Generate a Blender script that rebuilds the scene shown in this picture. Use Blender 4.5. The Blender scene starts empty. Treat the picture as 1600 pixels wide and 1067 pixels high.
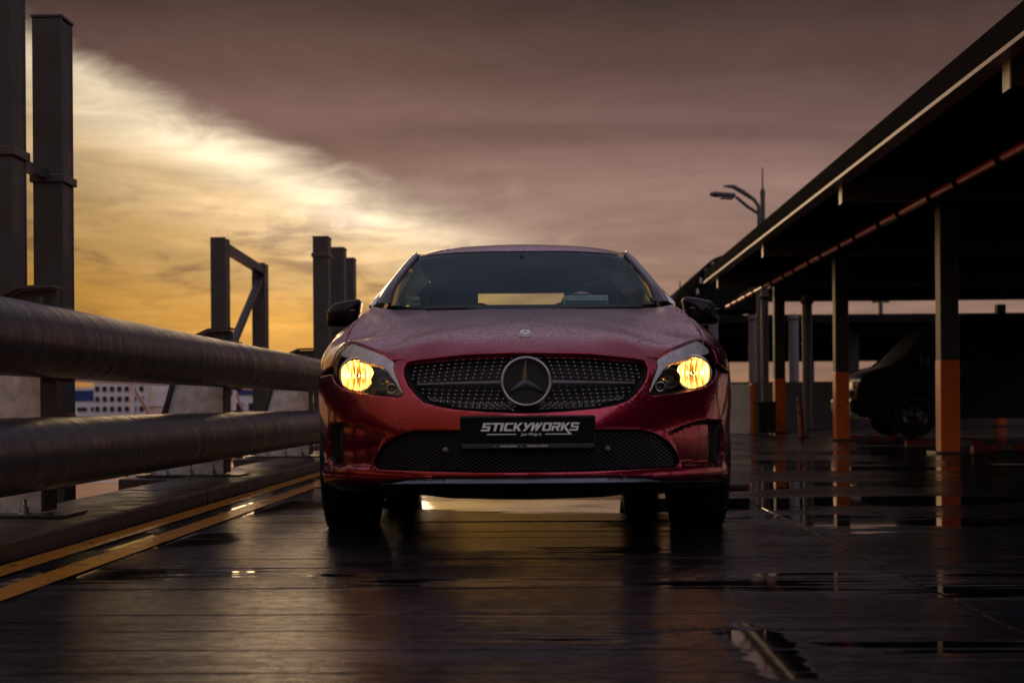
import bpy, bmesh, math, random
import numpy as np
from mathutils import Vector, Matrix
from mathutils.geometry import delaunay_2d_cdt
random.seed(7)
R = math.radians
SC = bpy.context.scene
COL = SC.collection

# ------------------------------------------------------------------ camera
F_PX = 2222.0                    # focal length in photograph pixels (50 mm on 36 mm, 1600 px wide)
CAM_H = 0.53
HORIZON = 632.0
YAW = math.atan(55.0 / F_PX)     # the car park's long axis vanishes at u = 855
ROLL = R(0.42)
cam_d = bpy.data.cameras.new('camera')
cam = bpy.data.objects.new('camera', cam_d)
COL.objects.link(cam)
cam_d.sensor_width = 36.0
cam_d.lens = 50.0
cam_d.shift_y = (HORIZON - 533.5) / 1600.0
cam_d.clip_start = 0.05
cam_d.clip_end = 6000.0
cam_d.dof.use_dof = True
cam_d.dof.focus_distance = 5.6
cam_d.dof.aperture_fstop = 4.5
cam.matrix_world = (Matrix.Translation((0, 0, CAM_H)) @ Matrix.Rotation(YAW, 4, 'Z')
                    @ Matrix.Rotation(R(90), 4, 'X') @ Matrix.Rotation(-ROLL, 4, 'Z'))
SC.camera = cam
SC.view_settings.view_transform = 'Standard'
SC.view_settings.look = 'None'
SC.view_settings.exposure = 0.0
SC.view_settings.gamma = 1.0
SC.view_settings.use_curve_mapping = False
SC.render.engine = 'CYCLES'
cy = SC.cycles
cy.use_denoising = True
try:
    cy.denoiser = 'OPENIMAGEDENOISE'
    cy.denoising_input_passes = 'RGB_ALBEDO_NORMAL'
except Exception:
    pass
cy.max_bounces = 8
cy.diffuse_bounces = 3
cy.glossy_bounces = 5
cy.transmission_bounces = 4
cy.transparent_max_bounces = 12
cy.caustics_reflective = False
cy.caustics_refractive = False
cy.sample_clamp_indirect = 4.0
cy.sample_clamp_direct = 0.0
cy.use_adaptive_sampling = True
cy.adaptive_threshold = 0.01

# ------------------------------------------------------------------ node helper
class NT:
    def __init__(self, tree):
        self.t = tree
        tree.nodes.clear()
    def n(self, typ, **kw):
        nd = self.t.nodes.new(typ)
        for k, v in kw.items():
            setattr(nd, k, v)
        return nd
    def link(self, a, b):
        self.t.links.new(a, b)
    def put(self, sock, v):
        if hasattr(v, 'is_output') or isinstance(v, bpy.types.NodeSocket):
            self.link(v, sock)
        else:
            sock.default_value = v
    def math(self, op, a, b=None, c=None, clamp=False):
        nd = self.n('ShaderNodeMath', operation=op, use_clamp=clamp)
        self.put(nd.inputs[0], a)
        if b is not None: self.put(nd.inputs[1], b)
        if c is not None: self.put(nd.inputs[2], c)
        return nd.outputs[0]
    def smooth(self, x, lo, hi, a=0.0, b=1.0):
        nd = self.n('ShaderNodeMapRange', interpolation_type='SMOOTHSTEP')
        self.put(nd.inputs['Value'], x)
        self.put(nd.inputs['From Min'], lo); self.put(nd.inputs['From Max'], hi)
        self.put(nd.inputs['To Min'], a); self.put(nd.inputs['To Max'], b)
        return nd.outputs[0]
    def lin(self, x, lo, hi, a=0.0, b=1.0):
        nd = self.n('ShaderNodeMapRange')
        self.put(nd.inputs['Value'], x)
        self.put(nd.inputs['From Min'], lo); self.put(nd.inputs['From Max'], hi)
        self.put(nd.inputs['To Min'], a); self.put(nd.inputs['To Max'], b)
        return nd.outputs[0]
    def mix(self, f, a, b, mode='MIX'):
        nd = self.n('ShaderNodeMix', data_type='RGBA', blend_type=mode)
        self.put(nd.inputs[0], f)
        self.put(nd.inputs[6], a if not isinstance(a, tuple) else (*a[:3], 1))
        self.put(nd.inputs[7], b if not isinstance(b, tuple) else (*b[:3], 1))
        return nd.outputs[2]
    def ramp(self, f, stops, interp='EASE'):
        nd = self.n('ShaderNodeValToRGB')
        cr = nd.color_ramp
        cr.interpolation = interp
        while len(cr.elements) < len(stops):
            cr.elements.new(0.5)
        for e, (p, c) in zip(cr.elements, stops):
            e.position = p
            e.color = (*c, 1)
        self.put(nd.inputs[0], f)
        return nd.outputs[0]
    def vec(self, x, y, z):
        nd = self.n('ShaderNodeCombineXYZ')
        for i, v in enumerate((x, y, z)):
            self.put(nd.inputs[i], v)
        return nd.outputs[0]
    def noise(self, v, scale=5.0, detail=4.0, rough=0.55, dist=0.0):
        nd = self.n('ShaderNodeTexNoise')
        if v is not None: self.link(v, nd.inputs['Vector'])
        nd.inputs['Scale'].default_value = scale
        nd.inputs['Detail'].default_value = detail
        nd.inputs['Roughness'].default_value = rough
        nd.inputs['Distortion'].default_value = dist
        return nd.outputs[0]

# ------------------------------------------------------------------ sky: sunset under a heavy cloud deck
SUN_AZ, SUN_EL = -0.17, 0.13          # radians, azimuth from +Y towards +X
world = bpy.data.worlds.new('World')
SC.world = world
world.use_nodes = True
w = NT(world.node_tree)
tc = w.n('ShaderNodeTexCoord')
sep = w.n('ShaderNodeSeparateXYZ')
w.link(tc.outputs['Generated'], sep.inputs[0])
dx, dy, dz = sep.outputs
az = w.math('ARCTAN2', dx, dy)
el = w.math('ARCSINE', w.math('MINIMUM', w.math('MAXIMUM', dz, -1.0), 1.0))
elp = w.math('MAXIMUM', el, 0.0)
pl = w.vec(w.math('DIVIDE', dx, w.math('ADD', w.math('ABSOLUTE', dz), 0.06)),
           w.math('DIVIDE', dy, w.math('ADD', w.math('ABSOLUTE', dz), 0.06)), 0.0)
ang = w.vec(w.math('MULTIPLY', az, 3.0), w.math('MULTIPLY', el, 11.0), 0.0)
n_edge = w.noise(ang, 1.5, 5, 0.48, 0.3)
n_wisp = w.noise(w.vec(w.math('MULTIPLY', az, 5.0), w.math('MULTIPLY', el, 42.0), 3.0), 1.0, 6, 0.6, 0.5)
n_big = w.noise(pl, 0.6, 7, 0.58, 0.7)
n_fin = w.noise(w.vec(w.math('MULTIPLY', az, 16.0), w.math('MULTIPLY', el, 48.0), 2.0), 1.0, 7, 0.62, 1.2)
n_low = w.noise(w.vec(w.math('MULTIPLY', az, 12.0), w.math('MULTIPLY', el, 60.0), 7.0), 1.0, 6, 0.62, 0.9)
# lower edge of the cloud deck: high in the left, lower in the middle
left = w.math('MINIMUM', w.math('MAXIMUM', w.math('MULTIPLY', az, -1.0), 0.0), 0.9)
E0 = w.math('ADD', w.math('MULTIPLY_ADD', left, 0.24, 0.116), w.math('MULTIPLY', w.math('MULTIPLY', left, left), 0.40))
E = w.math('ADD', E0, w.math('MULTIPLY', w.math('SUBTRACT', n_edge, 0.5), 0.055))
E = w.math('ADD', E, w.math('MULTIPLY', w.math('SUBTRACT', n_fin, 0.5), 0.022))
wid = w.math('MULTIPLY_ADD', w.math('MAXIMUM', w.math('ADD', az, 0.13), 0.0), 0.42, 0.026)
m_deck = w.smooth(el, w.math('SUBTRACT', E, w.math('MULTIPLY', wid, 1.0)), w.math('ADD', E, w.math('MULTIPLY', wid, 0.55)))
t_rel = w.math('DIVIDE', elp, w.math('MAXIMUM', E, 0.02))
glow = w.ramp(w.math('MULTIPLY', t_rel, 0.9), [(0.0, (0.52, 0.235, 0.075)), (0.28, (0.72, 0.36, 0.078)), (0.5, (0.60, 0.37, 0.145)),
                      (0.64, (0.80, 0.55, 0.29)), (0.80, (1.06, 0.86, 0.58)), (1.0, (0.98, 0.82, 0.62))])
peach = w.ramp(w.math('MULTIPLY', el, 4.0), [(0.0, (0.44, 0.235, 0.15)), (0.3, (0.42, 0.25, 0.175)), (0.6, (0.33, 0.205, 0.165)), (1.0, (0.2, 0.12, 0.11))])
glow2 = w.mix(w.smooth(w.math('ADD', az, w.smooth(el, 0.03, 0.10, -0.075, 0.0)), -0.11, 0.11), glow, peach)
d_c = w.math('ABSOLUTE', w.math('ADD', az, 0.16))
fall = w.math('MULTIPLY', w.smooth(d_c, 0.10, 0.9, 1.0, 0.6), w.smooth(d_c, 0.02, 0.22, 1.16, 0.62))
glow3 = w.mix(1.0, glow2, w.vec(fall, fall, fall), 'MULTIPLY')
streak = w.math('MULTIPLY', w.smooth(n_low, 0.46, 0.66), w.smooth(el, 0.035, 0.075))
streak = w.math('MULTIPLY', streak, w.smooth(el, 0.17, 0.11))
wb = w.math('MULTIPLY', w.lin(n_wisp, 0.3, 0.7, 0.74, 1.24), w.lin(n_fin, 0.3, 0.7, 0.84, 1.14))
wb = w.math('MULTIPLY', wb, w.math('MULTIPLY_ADD', streak, -0.40, 1.0))
glow4 = w.mix(1.0, glow3, w.vec(wb, w.math('MULTIPLY_ADD', streak, -0.02, wb), w.math('MULTIPLY_ADD', streak, 0.10, wb)), 'MULTIPLY')
deck = w.ramp(w.math('MULTIPLY', elp, 0.636), [(0.045, (0.40, 0.25, 0.195)), (0.092, (0.295, 0.178, 0.150)), (0.122, (0.175, 0.099, 0.090)), (0.150, (0.100, 0.055, 0.050)),
                      (0.178, (0.050, 0.030, 0.030)), (0.225, (0.13, 0.106, 0.132)), (0.31, (0.26, 0.222, 0.295)), (1.0, (0.25, 0.213, 0.285))])
db = w.math('MULTIPLY', w.lin(n_big, 0.3, 0.7, 0.66, 1.38), w.lin(n_fin, 0.3, 0.7, 0.93, 1.07))
deck2 = w.mix(1.0, deck, w.vec(db, db, db), 'MULTIPLY')
# away from the storm the overcast is thinner and paler
pale = w.ramp(w.math('MULTIPLY', elp, 0.636), [(0.0, (0.62, 0.54, 0.61)), (0.3, (0.66, 0.59, 0.69)), (1.0, (0.25, 0.213, 0.285))])
pale = w.mix(1.0, pale, w.vec(db, db, db), 'MULTIPLY')
deck3 = w.mix(w.smooth(w.math('MULTIPLY', dy, -1.0), -0.35, 0.6), deck2, pale)
sky_nodes = w.mix(m_deck, glow4, deck3)
nish = w.n('ShaderNodeTexSky', sky_type='NISHITA', sun_disc=False)
nish.sun_elevation = SUN_EL
nish.sun_rotation = SUN_AZ
nish.air_density = 1.6
nish.dust_density = 4.0
nsc = w.mix(1.0, nish.outputs[0], (0.06, 0.06, 0.06), 'MULTIPLY')
final = w.mix(0.012, sky_nodes, nsc)
bg = w.n('ShaderNodeBackground')
w.link(final, bg.inputs[0])
bg.inputs[1].default_value = 1.0
wo = w.n('ShaderNodeOutputWorld')
w.link(bg.outputs[0], wo.inputs[0])

sun_d = bpy.data.lights.new('sun', 'SUN')
sun_d.energy = 0.18
sun_d.angle = R(12)
sun_d.color = (1.0, 0.66, 0.36)
sun = bpy.data.objects.new('sun', sun_d)
COL.objects.link(sun)
_sd = Vector((math.sin(SUN_AZ) * math.cos(SUN_EL), math.cos(SUN_AZ) * math.cos(SUN_EL), math.sin(SUN_EL)))
sun.rotation_euler = _sd.to_track_quat('Z', 'Y').to_euler()
sun.location = (-20, 80, 30)

# ------------------------------------------------------------------ pixel -> place helpers
FWD = Vector((-math.sin(YAW), math.cos(YAW), 0))
RGT = Vector((math.cos(YAW), math.sin(YAW), 0))
def unroll(u, v):
    a, b = u - 800.0, v - HORIZON
    return a - ROLL * b, b + ROLL * a          # offsets from the principal point
def W(u, v, dist):                             # a pixel at a known distance along the optical axis
    a, b = unroll(u, v)
    p = FWD * dist + RGT * (a / F_PX * dist)
    return Vector((p.x, p.y, CAM_H - b / F_PX * dist))

# ------------------------------------------------------------------ materials
MATS = {}
def mat(name, col, rough=0.5, metal=0.0, coat=0.0, var=0.15, nscale=12.0, bump=0.0, bscale=60.0, spec=0.5, rvar=0.0, wear=None):
    if name in MATS: return MATS[name]
    m = bpy.data.materials.new(name)
    m.use_nodes = True
    t = NT(m.node_tree)
    tcn = t.n('ShaderNodeTexCoord')
    b = t.n('ShaderNodeBsdfPrincipled')
    nz = t.noise(tcn.outputs['Object'], nscale, 5, 0.6)
    f = t.lin(nz, 0.3, 0.7, 1.0 - var, 1.0 + var)
    c = t.mix(1.0, tuple(col), t.vec(f, f, f), 'MULTIPLY')
    if wear:                                   # (colour, noise scale, threshold)
        wn = t.noise(tcn.outputs['Object'], wear[1], 7, 0.65)
        c = t.mix(t.smooth(wn, wear[2], wear[2] + 0.08), c, tuple(wear[0]))
    t.link(c, b.inputs['Base Color'])
    r = t.lin(nz, 0.3, 0.7, max(rough - rvar, 0.02), min(rough + rvar, 1.0))
    t.link(r, b.inputs['Roughness'])
    b.inputs['Metallic'].default_value = metal
    b.inputs['Coat Weight'].default_value = coat
    b.inputs['Coat Roughness'].default_value = 0.05
    b.inputs['Specular IOR Level'].default_value = spec
    if bump > 0:
        bn = t.n('ShaderNodeBump')
        bn.inputs['Strength'].default_value = bump
        bn.inputs['Distance'].default_value = 0.004
        t.link(t.noise(tcn.outputs['Object'], bscale, 4, 0.6), bn.inputs['Height'])
        t.link(bn.outputs[0], b.inputs['Normal'])
    o = t.n('ShaderNodeOutputMaterial')
    t.link(b.outputs[0], o.inputs[0])
    MATS[name] = m
    return m
def glow_mat(name, col, strength):
    if name in MATS: return MATS[name]
    m = bpy.data.materials.new(name); m.use_nodes = True
    t = NT(m.node_tree)
    e = t.n('ShaderNodeEmission'); e.inputs[0].default_value = (*col, 1); e.inputs[1].default_value = strength
    o = t.n('ShaderNodeOutputMaterial'); t.link(e.outputs[0], o.inputs[0])
    MATS[name] = m
    return m
def glass_mat(name, tint, rough=0.0, ior=1.5, refl=(1, 1, 1)):
    if name in MATS: return MATS[name]
    m = bpy.data.materials.new(name); m.use_nodes = True
    t = NT(m.node_tree)
    fr = t.n('ShaderNodeFresnel'); fr.inputs[0].default_value = ior
    tr = t.n('ShaderNodeBsdfTransparent'); tr.inputs[0].default_value = (*tint, 1)
    gl = t.n('ShaderNodeBsdfGlossy'); gl.inputs['Roughness'].default_value = rough; gl.inputs[0].default_value = (*refl, 1)
    mx = t.n('ShaderNodeMixShader')
    t.link(fr.outputs[0], mx.inputs[0]); t.link(tr.outputs[0], mx.inputs[1]); t.link(gl.outputs[0], mx.inputs[2])
    o = t.n('ShaderNodeOutputMaterial'); t.link(mx.outputs[0], o.inputs[0])
    MATS[name] = m
    return m

# ------------------------------------------------------------------ object helpers
def tag(o, label=None, cat=None, group=None, kind=None):
    if label: o['label'] = label
    if cat: o['category'] = cat
    if group: o['group'] = group
    if kind: o['kind'] = kind
    return o
def empty(name, loc=(0, 0, 0), rz=0.0, parent=None):
    o = bpy.data.objects.new(name, None)
    COL.objects.link(o)
    o.location = loc; o.rotation_euler = (0, 0, rz)
    o.empty_display_size = 0.1
    if parent: o.parent = parent
    return o
def link_mesh(name, me, m, parent=None, loc=None):
    o = bpy.data.objects.new(name, me)
    COL.objects.link(o)
    if m is not None and len(me.materials) == 0: me.materials.append(m)
    if parent: o.parent = parent
    if loc is not None: o.location = loc
    return o
class MB:
    """collects shapes; build() links them as one mesh object"""
    def __init__(s):
        s.v = []; s.f = []; s.sm = []
    def add(s, vs, fs, smooth=False):
        k = len(s.v)
        s.v += [tuple(map(float, p)) for p in vs]
        s.f += [tuple(k + i for i in f) for f in fs]
        s.sm += [smooth] * len(fs)
        return s
    def box(s, c, size, rot=None, bev=0.0):
        hx, hy, hz = (q / 2 for q in size)
        if bev > 0:
            b = min(bev, hx * .9, hy * .9, hz * .9)
            bm = bmesh.new()
            bmesh.ops.create_cube(bm, size=1.0)
            for v in bm.verts:
                v.co = Vector((v.co.x * 2 * hx, v.co.y * 2 * hy, v.co.z * 2 * hz))
            bmesh.ops.bevel(bm, geom=bm.edges[:], offset=b, segments=2, profile=0.5, affect='EDGES')
            bm.verts.index_update()
            vs = [v.co.copy() for v in bm.verts]; fs = [[v.index for v in f.verts] for f in bm.faces]
            bm.free()
        else:
            vs = [Vector((x, y, z)) for x in (-hx, hx) for y in (-hy, hy) for z in (-hz, hz)]
            fs = [(0, 1, 3, 2), (4, 6, 7, 5), (0, 4, 5, 1), (2, 3, 7, 6), (0, 2, 6, 4), (1, 5, 7, 3)]
        if rot is not None:
            vs = [rot @ v for v in vs]
        c = Vector(c)
        return s.add([v + c for v in vs], fs)
    def bar(s, a, b, wd, ht, up=(0, 0, 1)):      # a rectangular bar from a to b
        a, b = Vector(a), Vector(b)
        y = (b - a).normalized(); x = y.cross(Vector(up))
        if x.length < 1e-4: x = y.cross(Vector((1, 0, 0)))
        x.normalize(); z = x.cross(y)
        vs = []
        for p in (a, b):
            for i, j in ((-1, -1), (1, -1), (1, 1), (-1, 1)):
                vs.append(p + x * (i * wd / 2) + z * (j * ht / 2))
        return s.add(vs, [(0, 1, 2, 3), (7, 6, 5, 4), (0, 4, 5, 1), (1, 5, 6, 2), (2, 6, 7, 3), (3, 7, 4, 0)])
    def tube(s, path, r, n=10, cap=True, smooth=True):
        path = [Vector(p) for p in path]
        rs = r if hasattr(r, '__len__') else [r] * len(path)
        rings = []; up = None
        for i, p in enumerate(path):
            t = (path[min(i + 1, len(path) - 1)] - path[max(i - 1, 0)]).normalized()
            if up is None:
                up = Vector((0, 0, 1)) if abs(t.z) < .9 else Vector((1, 0, 0))
            x = t.cross(up).normalized(); up = x.cross(t).normalized()
            rings.append([p + (x * math.cos(2 * math.pi * k / n) + up * math.sin(2 * math.pi * k / n)) * rs[i] for k in range(n)])
        vs = [q for rg in rings for q in rg]
        fs = [(i * n + k, i * n + (k + 1) % n, (i + 1) * n + (k + 1) % n, (i + 1) * n + k) for i in range(len(path) - 1) for k in range(n)]
        s.add(vs, fs, smooth)
        if cap:
            s.add(rings[0], [tuple(range(n))]); s.add(rings[-1], [tuple(range(n - 1, -1, -1))])
        return s
    def lathe(s, prof, n=32, axis='z', org=(0, 0, 0), smooth=True, phase=0.0):
        vs = []
        for r_, h in prof:
            for k in range(n):
                a = 2 * math.pi * k / n + phase
                c_, s_ = r_ * math.cos(a), r_ * math.sin(a)
                p = {'z': (c_, s_, h), 'x': (h, c_, s_), 'y': (s_, h, c_)}[axis]
                vs.append((p[0] + org[0], p[1] + org[1], p[2] + org[2]))
        fs = [(i * n + k, i * n + (k + 1) % n, (i + 1) * n + (k + 1) % n, (i + 1) * n + k) for i in range(len(prof) - 1) for k in range(n)]
        return s.add(vs, fs, smooth)
    def prism(s, poly, f0, f1):                  # poly: 2-D points; f0, f1 map them to the two ends
        n = len(poly)
        vs = [f0(*p) for p in poly] + [f1(*p) for p in poly]
        fs = [tuple(range(n)), tuple(range(2 * n - 1, n - 1, -1))] + [(i, n + i, n + (i + 1) % n, (i + 1) % n) for i in range(n)]
        return s.add(vs, fs)
    def grid(s, rows, smooth=True, flip=False):
        nr, nc = len(rows), len(rows[0])
        vs = [p for r_ in rows for p in r_]
        fs = []
        for i in range(nr - 1):
            for j in range(nc - 1):
                q = (i * nc + j, i * nc + j + 1, (i + 1) * nc + j + 1, (i + 1) * nc + j)
                fs.append(q[::-1] if flip else q)
        return s.add(vs, fs, smooth)
    def mesh(s, name, fix=False):
        me = bpy.data.meshes.new(name)
        me.from_pydata(s.v, [], s.f)
        me.polygons.foreach_set('use_smooth', s.sm)
        if fix:
            bm = bmesh.new(); bm.from_mesh(me)
            bmesh.ops.recalc_face_normals(bm, faces=bm.faces[:]); bm.to_mesh(me); bm.free()
        me.update()
        return me
    def build(s, name, m, parent=None, loc=None, fix=True):
        return link_mesh(name, s.mesh(name, fix), m, parent, loc)
def catmull(pts, n):
    """n samples through control points (any dimension), by chord length"""
    P = np.array(pts, float)
    d = np.r_[0, np.cumsum(np.linalg.norm(np.diff(P, axis=0), axis=1))]
    t = np.linspace(0, d[-1], n)
    out = np.zeros((n, P.shape[1]))
    m = np.zeros_like(P)
    m[1:-1] = (P[2:] - P[:-2]) / (d[2:] - d[:-2])[:, None]
    m[0] = (P[1] - P[0]) / (d[1] - d[0]); m[-1] = (P[-1] - P[-2]) / (d[-1] - d[-2])
    k = np.clip(np.searchsorted(d, t, 'right') - 1, 0, len(P) - 2)
    h = (d[k + 1] - d[k]); x = ((t - d[k]) / h)[:, None]; h = h[:, None]
    out = ((2 * x**3 - 3 * x**2 + 1) * P[k] + (x**3 - 2 * x**2 + x) * h * m[k] + (-2 * x**3 + 3 * x**2) * P[k + 1] + (x**3 - x**2) * h * m[k + 1])
    return out
def loft(rows, nr, nc):
    """dense grid through a grid of control points"""
    rs = [catmull(r_, nc) for r_ in rows]
    cols = [catmull([r_[j] for r_ in rs], nr) for j in range(nc)]
    return [[tuple(cols[j][i]) for j in range(nc)] for i in range(nr)]
# ================================================================== THE PLACE
PUDDLES = [(0.35, 7.45, 1.1, 0.55), (1.75, 7.7, 1.2, 0.42), (1.05, 4.22, 0.75, 0.42), (0.47, 3.0, 0.07, 0.5), (-1.75, 5.6, 0.5, 0.5), (-1.6, 7.5, 0.5, 0.5), (3.0, 11.5, 2.0, 0.7), (2.2, 15.0, 2.5, 0.8)]
def wet_mat(name, base, puddle_bias=0.0, grit=1.0):
    m = bpy.data.materials.new(name); m.use_nodes = True
    t = NT(m.node_tree)
    g = t.n('ShaderNodeNewGeometry')
    sp = t.n('ShaderNodeSeparateXYZ'); t.link(g.outputs['Position'], sp.inputs[0])
    x, y, z = sp.outputs
    pn = t.noise(t.vec(t.math('MULTIPLY', x, 0.55), t.math('MULTIPLY', y, 1.0), 0.0), 0.9, 4, 0.5, 0.4)
    st = t.noise(t.vec(t.math('MULTIPLY', x, 0.9), t.math('MULTIPLY', y, 17.0), 1.0), 1.0, 5, 0.65)
    both = t.math('ADD', pn, t.math('MULTIPLY', t.math('SUBTRACT', st, 0.5), 0.36))
    for (px_, py_, rx_, ry_) in PUDDLES:
        ex = t.math('DIVIDE', t.math('SUBTRACT', x, px_), rx_); ey = t.math('DIVIDE', t.math('SUBTRACT', y, py_), ry_)
        dd = t.math('SQRT', t.math('ADD', t.math('MULTIPLY', ex, ex), t.math('MULTIPLY', ey, ey)))
        both = t.math('ADD', both, t.smooth(dd, 1.25, 0.5, 0.0, 0.13))
    pud = t.smooth(both, 0.54 - puddle_bias, 0.585 - puddle_bias)
    fine = t.noise(g.outputs['Position'], 150.0, 3, 0.65)
    mid = t.noise(g.outputs['Position'], 38.0, 5, 0.6)
    brm = t.noise(t.vec(t.math('MULTIPLY', x, 6.0), t.math('MULTIPLY', y, 30.0), 0.0), 1.0, 6, 0.7)
    blot = t.noise(t.vec(t.math('MULTIPLY', x, 0.8), t.math('MULTIPLY', y, 0.8), 5.0), 1.3, 5, 0.6, 0.3)
    b = t.n('ShaderNodeBsdfPrincipled')
    f = t.lin(mid, 0.3, 0.7, 0.65, 1.35)
    c = t.mix(1.0, tuple(base), t.vec(f, f, f), 'MULTIPLY')
    c = t.mix(pud, c, tuple(q * 0.45 for q in base))
    t.link(c, b.inputs['Base Color'])
    rr = t.math('ADD', t.lin(st, 0.3, 0.7, 0.05, 0.16), t.smooth(blot, 0.48, 0.66, 0.0, 0.22))
    rm = t.n('ShaderNodeMix', data_type='FLOAT')
    t.link(pud, rm.inputs[0]); t.link(rr, rm.inputs[2]); rm.inputs[3].default_value = 0.035
    t.link(rm.outputs[0], b.inputs['Roughness'])
    st2 = t.noise(t.vec(t.math('MULTIPLY', x, 16.0), t.math('MULTIPLY', y, 42.0), 9.0), 1.0, 6, 0.8)
    gl = t.smooth(t.math('ADD', t.math('MULTIPLY', st2, 0.55), t.math('ADD', t.math('MULTIPLY', st, 0.2), t.math('MULTIPLY', blot, 0.25))), 0.45, 0.58, 1.07, 1.33)
    im = t.n('ShaderNodeMix', data_type='FLOAT')
    t.link(pud, im.inputs[0]); t.link(gl, im.inputs[2]); im.inputs[3].default_value = 1.34
    t.link(im.outputs[0], b.inputs['IOR'])
    dry = t.math('SUBTRACT', 1.0, pud)
    h = t.math('MULTIPLY', t.math('ADD', t.math('MULTIPLY', fine, 1.5 * grit), t.math('ADD', t.math('MULTIPLY', brm, 3.0), t.math('MULTIPLY', mid, 0.8))), dry)
    rip = t.math('MULTIPLY', t.noise(g.outputs['Position'], 14.0, 2, 0.5), 0.10)
    bn = t.n('ShaderNodeBump'); bn.inputs['Strength'].default_value = 0.40; bn.inputs['Distance'].default_value = 0.002
    t.link(t.math('ADD', h, rip), bn.inputs['Height'])
    t.link(bn.outputs[0], b.inputs['Normal'])
    o = t.n('ShaderNodeOutputMaterial'); t.link(b.outputs[0], o.inputs[0])
    return m
M_deck = wet_mat('wet_concrete', (0.010, 0.0095, 0.0125), -0.015)
M_lane = wet_mat('wet_asphalt', (0.009, 0.009, 0.0115), 0.02)
M_line = None
def line_mat():
    m = bpy.data.materials.new('yellow_paint'); m.use_nodes = True
    t = NT(m.node_tree)
    g = t.n('ShaderNodeNewGeometry')
    b = t.n('ShaderNodeBsdfPrincipled')
    wn = t.noise(g.outputs['Position'], 9.0, 7, 0.7)
    c = t.mix(t.smooth(wn, 0.50, 0.66), (0.62, 0.25, 0.02), (0.06, 0.045, 0.03))
    t.link(c, b.inputs['Base Color'])
    t.link(t.lin(wn, 0.3, 0.7, 0.12, 0.35), b.inputs['Roughness'])
    bn = t.n('ShaderNodeBump'); bn.inputs['Strength'].default_value = 0.5; bn.inputs['Distance'].default_value = 0.002
    t.link(t.noise(g.outputs['Position'], 150.0, 4, 0.6), bn.inputs['Height']); t.link(bn.outputs[0], b.inputs['Normal'])
    o = t.n('ShaderNodeOutputMaterial'); t.link(b.outputs[0], o.inputs[0])
    return m
M_line = line_mat()
M_white_line = mat('white_paint', (0.55, 0.55, 0.55), 0.3, wear=((0.05, 0.05, 0.05), 6.0, 0.52))
M_ground = mat('street_level', (0.07, 0.065, 0.06), 0.8, nscale=0.05)
M_kerb = mat('kerb_concrete', (0.040, 0.026, 0.018), 0.5, var=0.5, nscale=7, bump=0.6, bscale=40, rvar=0.2)
M_terra = mat('terracotta_roof', (0.46, 0.16, 0.06), 0.4, var=0.25, nscale=2.0)
M_stripe = mat('pale_roof_strip', (0.45, 0.40, 0.38), 0.45)
def rail_mat():
    """dark grey paint over steel pipe, rain runs down it in drips"""
    m = bpy.data.materials.new('wet_rail_paint'); m.use_nodes = True
    t = NT(m.node_tree)
    g = t.n('ShaderNodeNewGeometry')
    sp = t.n('ShaderNodeSeparateXYZ'); t.link(g.outputs['Position'], sp.inputs[0])
    x, y, z = sp.outputs
    b = t.n('ShaderNodeBsdfPrincipled')
    drip = t.noise(t.vec(t.math('MULTIPLY', x, 3.0), t.math('MULTIPLY_ADD', z, 6.0, t.math('MULTIPLY', y, 30.0)), t.math('MULTIPLY', z, 3.0)), 1.0, 5, 0.65, 0.3)
    dirt = t.noise(g.outputs['Position'], 11.0, 6, 0.65)
    c = t.mix(t.smooth(dirt, 0.48, 0.7), (0.036, 0.034, 0.038), (0.018, 0.014, 0.013))
    t.link(c, b.inputs['Base Color'])
    t.link(t.lin(drip, 0.35, 0.65, 0.26, 0.5), b.inputs['Roughness']); b.inputs['Specular IOR Level'].default_value = 0.35
    bn = t.n('ShaderNodeBump'); bn.inputs['Strength'].default_value = 0.45; bn.inputs['Distance'].default_value = 0.004
    h = t.math('ADD', t.math('MULTIPLY', drip, 1.0), t.math('MULTIPLY', t.noise(g.outputs['Position'], 130.0, 3, 0.6), 0.22))
    t.link(h, bn.inputs['Height']); t.link(bn.outputs[0], b.inputs['Normal'])
    o = t.n('ShaderNodeOutputMaterial'); t.link(b.outputs[0], o.inputs[0])
    return m
M_rail = rail_mat()
M_galv = mat('galvanised_steel', (0.72, 0.70, 0.72), 0.42, 0.25, var=0.3, nscale=14, rvar=0.12, bump=0.15, bscale=90, wear=((0.30, 0.26, 0.25), 5.0, 0.6))
M_flange = mat('dark_flange', (0.05, 0.046, 0.045), 0.4, var=0.3)
M_post = mat('slate_steel_paint', (0.034, 0.033, 0.038), 0.45, 0.0, var=0.25, nscale=6, rvar=0.1, wear=((0.03, 0.028, 0.028), 3.0, 0.58))
M_bolt = mat('bolt_steel', (0.32, 0.30, 0.29), 0.35, 0.7)

# ---- ground, decks
def sheet(name, x0, x1, y0, y1, z, m, parent=None, kind='structure'):
    o = MB().add([(x0, y0, z), (x1, y0, z), (x1, y1, z), (x0, y1, z)], [(0, 1, 2, 3)]).build(name, m, parent, fix=False)
    if not parent: tag(o, kind=kind)
    return o
def slab(name, x0, x1, y0, y1, z0, z1, m, parent=None, bev=0.0):
    return MB().box(((x0 + x1) / 2, (y0 + y1) / 2, (z0 + z1) / 2), (x1 - x0, y1 - y0, z1 - z0), bev=bev).build(name, m, parent)
g_ = sheet('ground', -3000, 3000, -3000, 3000, -9.0, M_ground)
deck = slab('parking_deck', -2.36, 40.0, -14.0, 31.4, -0.50, -0.014, M_deck)
tag(deck, 'wet concrete parking deck scored with cross grooves', None, None, 'structure')
PITCH, Y_A, Y_B = 0.262, 0.72, 7.27
ns = int(round((Y_B - Y_A) / PITCH))
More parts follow.
